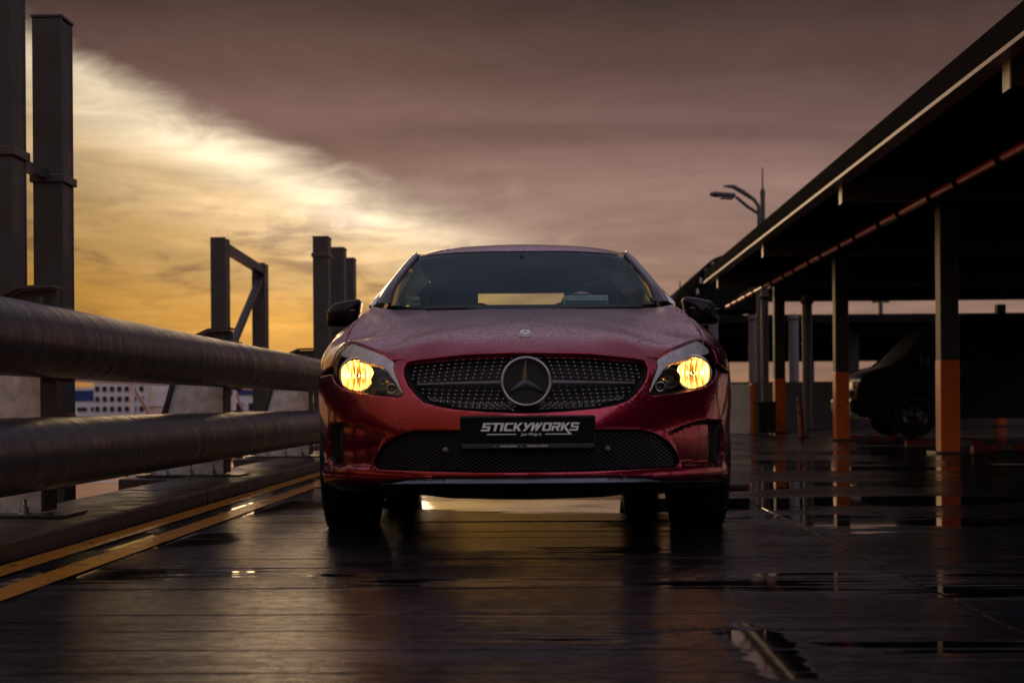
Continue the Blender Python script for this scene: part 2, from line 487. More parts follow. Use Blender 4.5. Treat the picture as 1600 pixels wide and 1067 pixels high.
strip_a = MB().box((0, 0, 0), (2.926, PITCH - 0.006, 0.012), bev=0.003).mesh('strip', True)
strip_b = MB().box((0, 0, 0), (4.0, PITCH - 0.006, 0.012), bev=0.003).mesh('strip', True)
rs = random.Random(3)
for i in range(ns):
    yc = Y_A + PITCH * (i + 0.5)
    a = link_mesh('deck_strip', strip_a, M_deck, deck, (-1.849 + 1.463, yc, -0.0065 + rs.uniform(-0.0012, 0.0012)))
    b = link_mesh('deck_strip', strip_b, M_lane, deck, (1.086 + 2.0, yc + 0.004, -0.0065 + rs.uniform(-0.0014, 0.0008)))
    a.rotation_euler = (rs.uniform(-.0006, .0006), rs.uniform(-.0006, .0006), 0)
    b.rotation_euler = (rs.uniform(-.0006, .0006), rs.uniform(-.0006, .0006), 0)
slab('deck_topping', -1.849, 1.077, Y_B + 0.004, 31.2, -0.0135, -0.0005, M_deck, deck)
slab('lane_topping', 1.086, 40.0, Y_B + 0.008, 31.2, -0.0135, -0.0004, M_lane, deck)
slab('lane_topping', 5.095, 40.0, -14.0, Y_B, -0.0135, -0.0003, M_lane, deck)
slab('deck_topping', -1.849, 5.08, -14.0, Y_A - 0.006, -0.0135, -0.0006, M_deck, deck)
lr = slab('lower_roof', -34.0, -2.62, -10.0, 62.0, -1.2, -0.75, M_terra)
tag(lr, 'terracotta coloured lower roof beyond the barrier', None, None, 'structure')
for yy in (8.0, 15.5, 24.0, 36.0):
    slab('pale_strip', -33.0, -2.9, yy, yy + 0.7, -0.749, -0.744, M_stripe, lr)
# double yellow lines, white bay lines
for xl in (-1.775, -1.555):
    o = MB()
    o.add([(xl - 0.055, -8, 0.0035), (xl + 0.055, -8, 0.0035), (xl + 0.055, 31, 0.0035), (xl - 0.055, 31, 0.0035)], [(0, 1, 2, 3)])
    tag(o.build('yellow_line', M_line, fix=False), None, None, 'double yellow lines along the kerb', 'structure')
for yb in (11.9, 17.2, 22.5):
    o = MB(); o.add([(3.7, yb, 0.003), (8.6, yb, 0.003), (8.6, yb + 0.11, 0.003), (3.7, yb + 0.11, 0.003)], [(0, 1, 2, 3)])
    tag(o.build('bay_line', M_white_line, fix=False), None, None, 'white parking bay lines', 'structure')
# kerb below the barrier: cast blocks
kerb = empty('kerb', (-2.115, 8, 0)); tag(kerb, None, None, None, 'structure')
kb = MB().box((0, 0, 0), (0.50, 1.488, 0.085), bev=0.012).mesh('kerb_block', True)
for i in range(26):
    o = link_mesh('kerb_block', kb, M_kerb, kerb)
    o.location = (0 + rs.uniform(-.003, .003), -11.5 + i * 1.5 + 0.0, 0.033 + rs.uniform(-.002, .002))

# ---- pipe crash barrier
XB, PR, Z1, Z2 = -2.02, 0.146, 0.797, 0.348
bar_e = empty('crash_barrier', (XB, 9.4, 0.075))
tag(bar_e, 'heavy grey steel crash barrier of two fat wet pipes on bolted brackets', 'barrier')
def local(o, e):
    o.matrix_parent_inverse = e.matrix_basis.inverted()
    return o
bpy.context.view_layer.update()
for zz in (Z1, Z2):
    p = MB().tube([(XB, y, zz) for y in np.linspace(-6, 30, 60)], PR, 40)
    local(p.build('rail', M_rail, bar_e), bar_e)
BY = [-0.72, 2.63, 5.98, 9.33, 12.68, 16.03, 19.38, 22.73, 26.08]
xf = XB - 0.10
zb = 0.076
web = [(xf, zb + .012), (xf - 0.50, zb + .012), (xf - 0.40, 0.42), (xf - 0.28, Z1 + 0.06), (xf, Z1 + 0.06)]
capw = [(xf, Z1 + 0.062), (xf - 0.28, Z1 + 0.062), (xf - 0.22, Z1 + 0.17), (xf - 0.10, Z1 + 0.228), (xf + 0.05, Z1 + 0.232), (xf + 0.05, Z1 + 0.12)]
brk = None
for y in BY:
    if brk is None:
        mw = MB(); mw.prism(web, lambda a, b: (a, -0.008, b), lambda a, b: (a, 0.008, b)); mw = mw.mesh('bracket', True)
        mcw = MB(); mcw.prism(capw, lambda a, b: (a, -0.008, b), lambda a, b: (a, 0.008, b)); mcw = mcw.mesh('cap_plate', True)
        mf = MB().box((xf + 0.006, 0, (zb + Z1 + 0.2) / 2 + .01), (0.012, 0.16, Z1 + 0.2 - zb - .02))
        capp = [(xf - 0.52, zb + 0.02), (xf - 0.29, Z1 + 0.07), (xf - 0.23, Z1 + 0.18), (xf - 0.10, Z1 + 0.240), (xf + 0.05, Z1 + 0.245)]
        for a, b in zip(capp[:-1], capp[1:]):
            mf.bar((a[0], 0, a[1]), (b[0], 0, b[1]), 0.13, 0.012, up=(0, 0, 1))
        mf = mf.mesh('flange', True)
        mc = MB()
        for k in range(12):
            a0, a1 = math.pi * (0.5 + k / 12), math.pi * (0.5 + (k + 1) / 12)
            mc.bar((math.cos(a0) * (PR + .008), 0, math.sin(a0) * (PR + .008)), (math.cos(a1) * (PR + .008), 0, math.sin(a1) * (PR + .008)), 0.012, 0.12, up=(0, 1, 0))
        mc = mc.mesh('cradle', True)
        mpad = MB().box((xf - 0.42, 0, zb - 0.28), (0.44, 0.52, 0.55), bev=.01).mesh('pad', True)
        mp = MB().box((xf - 0.22, 0, zb + 0.006), (0.68, 0.30, 0.012), bev=.002).mesh('base_plate', True)
        mbo = MB().lathe([(0, 0.062), (0.010, 0.062), (0.012, 0.058), (0.012, 0.03), (0.022, 0.03), (0.022, 0.006), (0.03, 0.006), (0.03, 0.0)], 8).mesh('bolt', True)
        brk = True
    b = local(link_mesh('bracket', mw, M_galv, bar_e, (0, y, 0)), bar_e)
    for nm, me, mm in (('flange', mf, M_flange), ('base_plate', mp, M_flange), ('concrete_pad', mpad, M_kerb), ('cap_plate', mcw, M_flange)):
        link_mesh(nm, me, mm, b)
    for zz in (Z1, Z2): link_mesh('cradle', mc, M_flange, b, (XB, 0, zz))
    for bx_ in (-0.07, -0.22, -0.38):
        link_mesh('bolt', mbo, M_bolt, b, (xf + bx_, -0.085, zb + 0.012))

# ---- tall steel posts outside the barrier
def steel_post(x, y, ht, wd, dp, label, zb=-0.75, band=None, tie=False):
    e = empty('steel_post', (x, y, zb))
    tag(e, label, 'post', 'steel posts beyond the crash barrier')
    m = MB()                                            # H section
    t = 0.022
    for s_ in (-1, 1):
        m.box((0, s_ * (dp / 2 - t / 2), ht / 2), (wd, t, ht), bev=0.003)
    m.box((0, 0, ht / 2), (t, dp - 2 * t + .002, ht - .01))
    m.build('shaft', M_post, e)
    MB().box((0, 0, ht + 0.008), (wd + .012, dp + .012, 0.016), bev=.003).build('cap_plate', M_post, e)
    MB().box((wd / 2 - .008, 0, ht / 2), (0.010, dp - 2 * t - .004, ht - .02)).build('side_plate', M_post, e)
    MB().box((0, 0, 0.01), (wd + .16, dp + .16, 0.02)).build('foot_plate', M_flange, e)
    if band:
        MB().box((0, 0, band - zb), (wd + .03, dp + .03, 0.045), bev=.004).build('band', M_flange, e)
        if tie: MB().box((-.02, -.42, band - zb + .02), (0.05, 0.66, 0.05)).build('tie_bar', M_flange, e)
    return e
PX = -2.72
steel_post(-2.715, 7.05, 3.75, 0.17, 0.20, 'very tall dark steel post rising out of view behind the crash barrier', band=1.80, tie=False)
steel_post(-2.755, 7.90, 3.44, 0.165, 0.19, 'dark steel post with a clamp band tied to a taller post', band=1.80, tie=True)
steel_post(-2.60, 16.45, 3.22, 0.176, 0.26, 'tallest slate steel post of three near the red car mirror', band=2.27)
steel_post(-2.60, 17.75, 3.237, 0.17, 0.26, 'middle slate steel post of three near the red car mirror')
steel_post(-2.61, 18.95, 3.23, 0.11, 0.26, 'narrow slate steel post of three near the red car mirror')
# unseen repeat of the pair behind the viewer, added to reflect in car paint
steel_post(-2.715, -2.9, 3.75, 0.17, 0.20, 'unseen tall dark steel post added behind the viewer to reflect in the red car')
steel_post(-2.755, -2.1, 3.44, 0.165, 0.19, 'unseen shorter dark steel post added behind the viewer to reflect in the red car')
fx = -3.95
fe = empty('brace_portal', (fx, 18.3, -0.75)); tag(fe, 'slate steel portal of two posts with a top bar and diagonal brace', 'portal')
for (dy_, hh) in ((-1.15, 3.32), (1.25, 3.25)):
    m = MB(); t = .02
    for s_ in (-1, 1):
        m.box((0, dy_ + s_ * (.13 - t / 2), hh / 2), (.18, t, hh), bev=.003)
    m.box((0, dy_, hh / 2), (t, .215, hh - .01)); m.box((.082, dy_, hh / 2), (.01, .21, hh - .02))
    m.build('post', M_post, fe)
MB().bar((0.03, -1.05, 3.22), (0.03, 1.15, 3.15), 0.10, 0.10).build('top_bar', M_post, fe)
MB().bar((0.03, -1.0, 1.85), (0.03, 1.12, 3.04), 0.08, 0.08).build('brace', M_post, fe)

# ---- white tube railing on the lower roof
M_wrail = mat('white_railing_paint', (0.74, 0.72, 0.78), 0.35, var=0.12)
ra = empty('tube_railing', (-5.9, 20, -0.75)); tag(ra, 'white tube railing with diagonal braces on terracotta lower roof', 'railing')
for i, yy in enumerate((-6.5, -3.2, 0.1, 3.4, 6.7, 10.0, 13.3)):
    MB().tube([(0, yy, 0), (0, yy, 1.62)], 0.035, 12).build('railing_post', M_wrail, ra)
    MB().tube([(0, yy, 1.60), (0, yy + 1.5, 0.85)], 0.028, 10).build('brace', M_wrail, ra)
    MB().tube([(0, yy, 0.18), (0, yy - 1.2, 0.75)], 0.028, 10).build('brace', M_wrail, ra)
MB().tube([(0, -9, 1.64), (0, 17, 1.64)], 0.036, 12).build('top_tube', M_wrail, ra)
MB().tube([(0, -9, 0.80), (0, 17, 0.80)], 0.028, 12).build('mid_tube', M_wrail, ra)
# ---- vent stack, far buildings
M_stack = mat('white_cowl_metal', (0.50, 0.47, 0.50), 0.5)
vs_ = empty('vent_stack', (-8.35, 30.5, -0.75)); tag(vs_, 'white round vent stack with a flared cowl behind the tube railing', 'vent')
MB().lathe([(0.0, 0), (0.28, 0), (0.26, 1.3), (0.26, 1.36)], 24).build('stack', M_stack, vs_)
MB().lathe([(0.30, 1.30), (0.24, 1.52), (0.24, 1.9), (0.0, 1.95)], 24).build('cowl', M_stack, vs_)
M_bw = mat('white_facade', (0.66, 0.64, 0.70), 0.6)
M_bb = mat('blue_facade', (0.012, 0.04, 0.20), 0.5)
M_bd = mat('dark_window', (0.02, 0.02, 0.03), 0.12)
def far_building(x0, x1, y, z0, z1, dp, label, band, cols, rows, wall, wx=0.62, wz=0.5):
    e = empty('office_building', ((x0 + x1) / 2, y, z0)); tag(e, label, 'building', 'buildings far beyond the barrier')
    ww, hh = x1 - x0, z1 - z0
    MB().box((0, dp / 2, hh / 2), (ww, dp, hh)).build('wall', wall, e)
    MB().box((0, dp / 2, hh - band / 2 + .05), (ww + .3, dp + .3, band)).build('roof_band', M_bb, e)
    MB().box((0, dp / 2, hh + .25), (ww + .6, dp + .6, .4)).build('parapet', M_bw, e)
    me = None
    for i in range(cols):
        for j in range(rows):
            cw, ch = ww / cols, (hh - band - 1.0) / rows
            if me is None:
                me = MB().box((0, 0, 0), (cw * wx, 0.3, ch * wz), bev=.04).mesh('window', True)
            link_mesh('window', me, M_bd, e, (-ww / 2 + cw * (i + .5), -.05, .6 + ch * (j + .5)))
    return e
far_building(-76, -61.5, 215, -9, 3.1, 16, 'white office block with a blue roof band and dark window rows', 1.6, 7, 6, M_bw, 0.7, 0.35)
far_building(-61, -54, 190, -9, 4.6, 14, 'narrow white block with a grid of small windows', 0.5, 7, 9, M_bw, 0.55, 0.5)
far_building(-54, -44, 230, -9, 2.0, 12, 'low grey block behind the vent stack', 0.8, 6, 5, mat('grey_facade', (0.20, 0.19, 0.21), 0.6))
far_building(-42, -26, 175, -9, 2.6, 14, 'long pale block seen between the crash barrier brackets', 0.7, 10, 5, M_bw, 0.6, 0.45)
far_building(-110, -78, 260, -9, 3.8, 18, 'wide blue topped block at the far left of the skyline', 2.4, 12, 5, M_bw)

# ================================================================== covered parking on the right
M_black = mat('black_roof_steel', (0.012, 0.011, 0.012), 0.95, var=0.3, spec=0.03)
M_ceil = mat('dark_soffit', (0.012, 0.011, 0.012), 0.9, var=0.3, spec=0.1)
M_raft = mat('grey_rafter_paint', (0.10, 0.095, 0.105), 0.45, var=0.15)
M_edge = mat('pale_edge_trim', (0.55, 0.46, 0.44), 0.4)
M_col = mat('grey_column_paint', (0.038, 0.037, 0.045), 0.5, var=0.2, wear=((0.05, 0.045, 0.048), 4.0, 0.62))
M_orange = mat('orange_column_paint', (0.66, 0.135, 0.010), 0.38, var=0.18, nscale=7, wear=((0.22, 0.07, 0.02), 6.0, 0.63))
M_red = mat('red_pipe_paint', (0.92, 0.11, 0.02), 0.28, var=0.2)
M_rw_red = mat('red_plastic', (0.16, 0.010, 0.008), 0.5)
M_rw_white = mat('white_reflective', (0.09, 0.085, 0.085), 0.5)
XE, XC = 3.0, 4.08
CY = [-1.15, 4.1, 9.35, 14.6, 19.85, 25.1, 30.35]
ZE, ZT = 2.77, 2.96
cn = empty('parking_canopy', (XC, 14.6, 0)); bpy.context.view_layer.update()
tag(cn, 'long dark flat parking canopy on grey columns with orange bases', 'canopy')
def cl(o): return local(o, cn)
YN, YF = -7.0, 26.4
cl(MB().box(((XE + 4.6) / 2, (YN + YF) / 2, ZE + 0.12), (4.6 - XE, YF - YN, 0.03)).build('roof_sheet', M_ceil, cn))
cl(MB().box(((4.602 + 13) / 2, 12.0, ZE + 0.12), (13 - 4.602, 38.0, 0.03)).build('roof_sheet', M_ceil, cn))
cl(MB().box((XE - 0.05, (YN + YF) / 2, (ZE + ZT) / 2 + .012), (0.06, YF - YN, ZT - ZE), bev=.006).build('fascia', M_black, cn))
cl(MB().box((XE + 0.8, YF + 0.04, (ZE + ZT) / 2 + .012), (1.7, 0.05, ZT - ZE), bev=.006).build('end_fascia', M_black, cn))
cl(MB().box((XE - 0.02, (YN + YF) / 2, ZE - 0.013), (0.15, YF - YN, 0.030)).build('edge_trim', M_edge, cn))
for k in range(5):
    cl(MB().box((XE + 1.2 + k * 1.9, 12.0, ZE + 0.07), (0.06, 37.8, 0.07)).build('purlin', M_ceil, cn))
for i, y in enumerate(CY):
    rh = 0.30 if y < 30 else 0.20
    x0_ = XE if y < 27 else 4.6
    r = cl(MB().box(((x0_ + 12.8) / 2 + .02, y, ZE + 0.1 - rh / 2), (12.8 - x0_, 0.12, rh)).build('rafter', M_raft, cn))
    if y < 27: MB().box((XE + 0.012, y, ZE - 0.125), (0.012, 0.15, 0.19)).build('end_plate', M_edge, r)
    for xc in ((XC, 9.6) if y < 27 else (9.6,)):
        c = cl(MB().box((xc, y + .0, 1.32), (0.185, 0.20, 2.50 - .002), bev=.012).build('column', M_col, cn))
        MB().box((xc, y, 0.475), (0.193, 0.208, 0.95), bev=.012).build('painted_base', M_orange, c)
        MB().box((xc, y, 0.012), (0.34, 0.36, 0.024), bev=.003).build('foot_plate', M_flange, c)
    cl(MB().bar((XC, y, 2.25), (XE + .5, y, 2.58), 0.06, 0.06).build('knee_brace', M_raft, cn)) if False else None
# red fire pipe under the canopy edge
fp = empty('fire_pipe', (3.8, 14, 2.55)); bpy.context.view_layer.update()
tag(fp, 'long red fire pipe hung in front of the canopy columns', 'pipe')
def fl(o): return local(o, fp)
fl(MB().tube([(3.8, -6, 2.55), (3.8, 30, 2.55)], 0.038, 14).build('pipe', M_red, fp))
cpl = MB().tube([(0, -.045, 0), (0, .045, 0)], 0.052, 14).mesh('coupling', True)
hng = MB().tube([(0, 0, 0.03), (0, 0, 0.38)], 0.008, 6).mesh('hanger', True)
for i in range(16):
    y = -4.0 + i * 2.15
    fl(link_mesh('coupling', cpl, M_black, fp, (3.8, y, 2.55)))
    h = fl(link_mesh('hanger', hng, M_black, fp, (3.8, y + .9, 2.55)))
    fl(link_mesh('clip', cpl, M_red, fp, (3.8, y + .9, 2.55)))

# end parapet, walls behind
M_wall = mat('parapet_concrete', (0.10, 0.09, 0.095), 0.6, var=0.25, nscale=3)
M_pale = mat('pale_wall_paint', (0.80, 0.75, 0.74), 0.5, var=0.1, nscale=4, wear=((0.3, 0.26, 0.25), 3.0, 0.62))
pw = slab('parapet_wall', 3.9, 40.0, 31.0, 31.25, -0.3, 0.98, M_wall); tag(pw, 'long dark concrete parapet wall at the end of the parking deck', 'wall')
pw2 = slab('parapet_wall', -2.4, 2.0, 31.0, 31.25, -0.3, 0.35, M_wall); tag(pw2, 'low dark kerb wall at the deck end behind the red car', 'wall')
pe = empty('partition_wall', (3.0, 24.4, 0)); tag(pe, 'pale low partition wall with an orange end post beside the red car', 'wall')
MB().box((-0.12, 0, 0.42), (1.16, 0.22, 0.84), bev=.01).build('wall_panel', M_pale, pe)
MB().box((0.50, 0, 0.43), (0.07, 0.25, 0.86), bev=.01).build('end_post', M_orange, pe)
# grey round poles under the canopy
M_pole = mat('grey_pole_paint', (0.11, 0.105, 0.125), 0.4, var=0.15)
def pole(u, dist, r, z1, label, z0=0.0):
    p = W(u, 640, dist)
    e = empty('support_pole', (p.x, p.y, z0)); tag(e, label, 'pole', 'grey round poles under the canopy')
    MB().tube([(0, 0, 0), (0, 0, z1 - z0)], r, 18).build('shaft', M_pole, e)
    MB().lathe([(0, 0.03), (r + .07, 0.03), (r + .07, 0)], 18).build('foot_flange', M_flange, e)
    MB().lathe([(r + .004, 0.0), (r + .03, 0.01), (r + .03, .07), (r + .004, .08)], 18, org=(0, 0, (z1 - z0) - .16)).build('collar', M_flange, e)
pole(1196, 27.0, 0.07, 2.66, 'thin grey pole behind the dark crate')
pole(1262, 28.5, 0.10, 2.66, 'thick grey pole beside the red and white bollard')
pole(1178, 40.0, 0.13, 3.0, 'grey pole standing behind the partition wall', -2.0)
pole(1241, 40.0, 0.14, 3.0, 'grey pole standing behind the parapet wall', -2.0)
pole(1116, 40.0, 0.13, 3.0, 'grey pole seen just past the red car mirror', -2.0)
# crate, bollard, wheel stops
M_crate = mat('dark_plastic', (0.02, 0.022, 0.02), 0.45, var=0.4, nscale=9)
p = W(1196, 680, 24.0)
ce = empty('storage_crate', (p.x, p.y, 0)); tag(ce, 'dark storage crate standing between partition wall and orange column', 'crate')
MB().box((0, 0, 0.27), (0.30, 0.36, 0.50), bev=.02).build('body', M_crate, ce)
MB().box((0, 0, 0.53), (0.33, 0.39, 0.04), bev=.012).build('lid', M_crate, ce)
for k in range(4):
    MB().box((-0.10 + k * .067, -0.186, 0.27), (0.018, 0.014, 0.42), bev=.003).build('rib', M_crate, ce)
p = W(1253, 690, 21.5)
be = empty('bollard', (p.x, p.y, 0)); tag(be, 'thin leaning red bollard with white reflective bands', 'bollard')
be.rotation_euler = (0, R(-3.5), 0)
MB().lathe([(0, 0), (0.10, 0), (0.10, 0.03), (0.045, 0.05), (0.04, 0.60), (0.0, 0.62)], 16).build('post', M_rw_red, be)
for zz in (0.36, 0.50):
    MB().lathe([(0.044, 0), (0.044, 0.06)], 16, org=(0, 0, zz)).build('band', M_rw_white, be)
def wheel_stop(x, y, ln, label):
    e = empty('wheel_stop', (x, y, 0)); tag(e, label, 'wheel stop', 'red wheel stops along the bays')
    prof = [(-.06, 0), (.06, 0), (.05, .035), (.03, .05), (-.03, .05), (-.05, .035)]
    m = MB(); m.prism([(a, b) for a, b in prof], lambda a, b: (-ln / 2, a, b), lambda a, b: (ln / 2, a, b)); m.build('body', M_rw_red, e)
    for k in (-.12, .22):
        MB().prism([(a * 1.03, b * 1.03) for a, b in prof], lambda a, b: (ln * k, a, b), lambda a, b: (ln * k + .12, a, b)).build('band', M_rw_white, e)
wheel_stop(4.95, 17.9, 0.95, 'red wheel stop with white bands between the two nearest orange columns')
wheel_stop(5.05, 15.7, 0.80, 'red wheel stop just behind the widest orange column')
wheel_stop(4.55, 20.4, 0.80, 'red wheel stop beside the second orange column')
wheel_stop(6.15, 15.4, 0.90, 'red wheel stop near the white bay line')

# second canopy and arched roof beyond the deck
c2 = empty('far_canopy', (14, 50, -4)); tag(c2, 'flat dark canopy of the next building beyond the parapet', 'canopy')
bpy.context.view_layer.update()
def c2l(o): return local(o, c2)
c2l(MB().box((20, 61, 2.99), (33, 38, 0.12)).build('roof_slab', M_ceil, c2))
c2l(MB().box((20, 41.9, 2.98), (33.2, 0.2, 0.24)).build('fascia', M_black, c2))
for yy in (44, 52, 60, 68, 76):
    c2l(MB().box((20, yy, 2.82), (32, 0.18, 0.24)).build('beam', M_ceil, c2))
for xx in (9.5, 14, 18.5, 23):
    for yy in (44.5, 76):
        c2l(MB().box((xx, yy, -0.6), (0.35, 0.35, 6.7)).build('column', M_col, c2))
# arched roof
ar = empty('arched_canopy', (5.62, 46, -4)); tag(ar, 'dark arched barrel roof with pale rib ends beyond the canopy edge', 'canopy')
bpy.context.view_layer.update()
AX, AR, AZ, AH = 5.62, 1.12, 3.55, 1.55
m = MB(); rows = []
def arch(k, f=1.0):
    a = math.pi * (1.0 - k / 24); sn = max(math.sin(a), 0.0)
    return AX + AR * f * math.cos(a), AZ + AH * f * sn ** 0.9
for k in range(25):
    xx, zz = arch(k); rows.append([(xx, yy, zz) for yy in (44.0, 60.0)])
m.grid(rows)
o = m.build('shell', M_black, ar); local(o, ar)
sol = o.modifiers.new('thickness', 'SOLIDIFY'); sol.thickness = 0.08
g2 = MB(); g2.prism([arch(k, .97) for k in range(25)], lambda a, b: (a, 44.6, b), lambda a, b: (a, 44.8, b)); local(g2.build('gable', M_ceil, ar), ar)
for k in range(2, 16, 2):
    xx, zz = arch(k, .9)
    local(MB().box((xx, 43.9, zz), (0.05, 0.22, 0.16)).build('rib_end', M_edge, ar), ar)
for xx in (AX - 1.0, AX + 1.0):
    local(MB().box((xx, 46, -0.2), (0.2, 0.3, 7.4)).build('leg', M_black, ar), ar)
local(MB().box((AX, 45.5, AZ - .06), (2 * AR + .1, 2.0, 0.16)).build('tie_beam', M_black, ar), ar)
# street lamp with two heads and mast
M_lamp = mat('lamp_metal', (0.06, 0.06, 0.065), 0.4, 0.3)
LD = 38.0
p = W(1187, 500, LD)
le = empty('street_lamp', (p.x, p.y, -4)); tag(le, 'curved street lamp with one overhanging head above the canopy', 'lamp')
def L(u, v): 
    q = W(u, v, LD); return (q.x - p.x, q.y - p.y, q.z + 4)
MB().tube([(0, 0, 0), (0, 0, 6), L(1186, 345)], [0.12, 0.10, 0.055], 12).build('pole', M_lamp, le)
MB().tube([L(1186, 350), L(1185, 322), L(1178, 312), L(1160, 300), L(1146, 292), L(1130, 291)], [0.05, 0.05, 0.05, 0.065, 0.06, 0.02], 10).build('curved_arm', M_lamp, le)
MB().tube([L(1186, 342), L(1185, 334), L(1168, 323), L(1150, 308)], 0.045, 10).build('lower_arm', M_lamp, le)
q = Vector(L(1131, 305))
mm = Matrix.Rotation(R(5), 3, 'Y')
MB().box(q, (0.62, 0.26, 0.13), mm, bev=.05).build('lamp_head', M_lamp, le)
MB().box(q + Vector((.06, 0, -.085)), (0.36, 0.2, 0.05), mm, bev=.02).build('lamp_glass', mat('lamp_diffuser', (0.25, 0.25, 0.24), 0.3), le)
MB().box(q + Vector((-.30, 0, .02)), (0.16, 0.14, 0.10), mm, bev=.03).build('nose', M_lamp, le)
p = W(1193, 500, LD + 1)
ma = empty('antenna_mast', (p.x, p.y, -4)); tag(ma, 'slim antenna mast standing beside the street lamp', 'mast')
z1, z2, z3 = (W(1192, v, LD + 1).z + 4 for v in (306, 300, 262))
MB().tube([(0, 0, 0), (0, 0, z1)], 0.065, 12).build('pole', M_lamp, ma)
MB().lathe([(0.07, 0), (0.075, .1), (0.03, .22)], 12, org=(0, 0, z1)).build('collar', M_lamp, ma)
MB().tube([(0, 0, z1), (0, 0, z3)], [0.03, 0.015], 8).build('rod', M_lamp, ma)
p = W(1063, 500, 60)
ma = empty('antenna_mast', (p.x, p.y, -9)); tag(ma, 'tiny distant antenna mast beside the red car mirror', 'mast')
MB().tube([(0, 0, 0), (0, 0, W(1063, 466, 60).z + 9)], 0.09, 10).build('pole', M_lamp, ma)
MB().tube([(0, 0, W(1063, 466, 60).z + 9), (0, 0, W(1063, 440, 60).z + 9)], 0.03, 8).build('rod', M_lamp, ma)
p = W(1376, 500, 90)
fl2 = empty('flood_mast', (p.x, p.y, -9)); tag(fl2, 'distant twin floodlight mast seen under the canopy roof', 'mast')
zt = W(1376, 470, 90).z + 9
MB().tube([(0, 0, 0), (0, 0, zt)], 0.14, 10).build('pole', M_lamp, fl2)
for s_ in (-1, 1):
    MB().box((s_ * .35, 0, zt), (.4, .3, .25), bev=.05).build('flood_head', M_lamp, fl2)

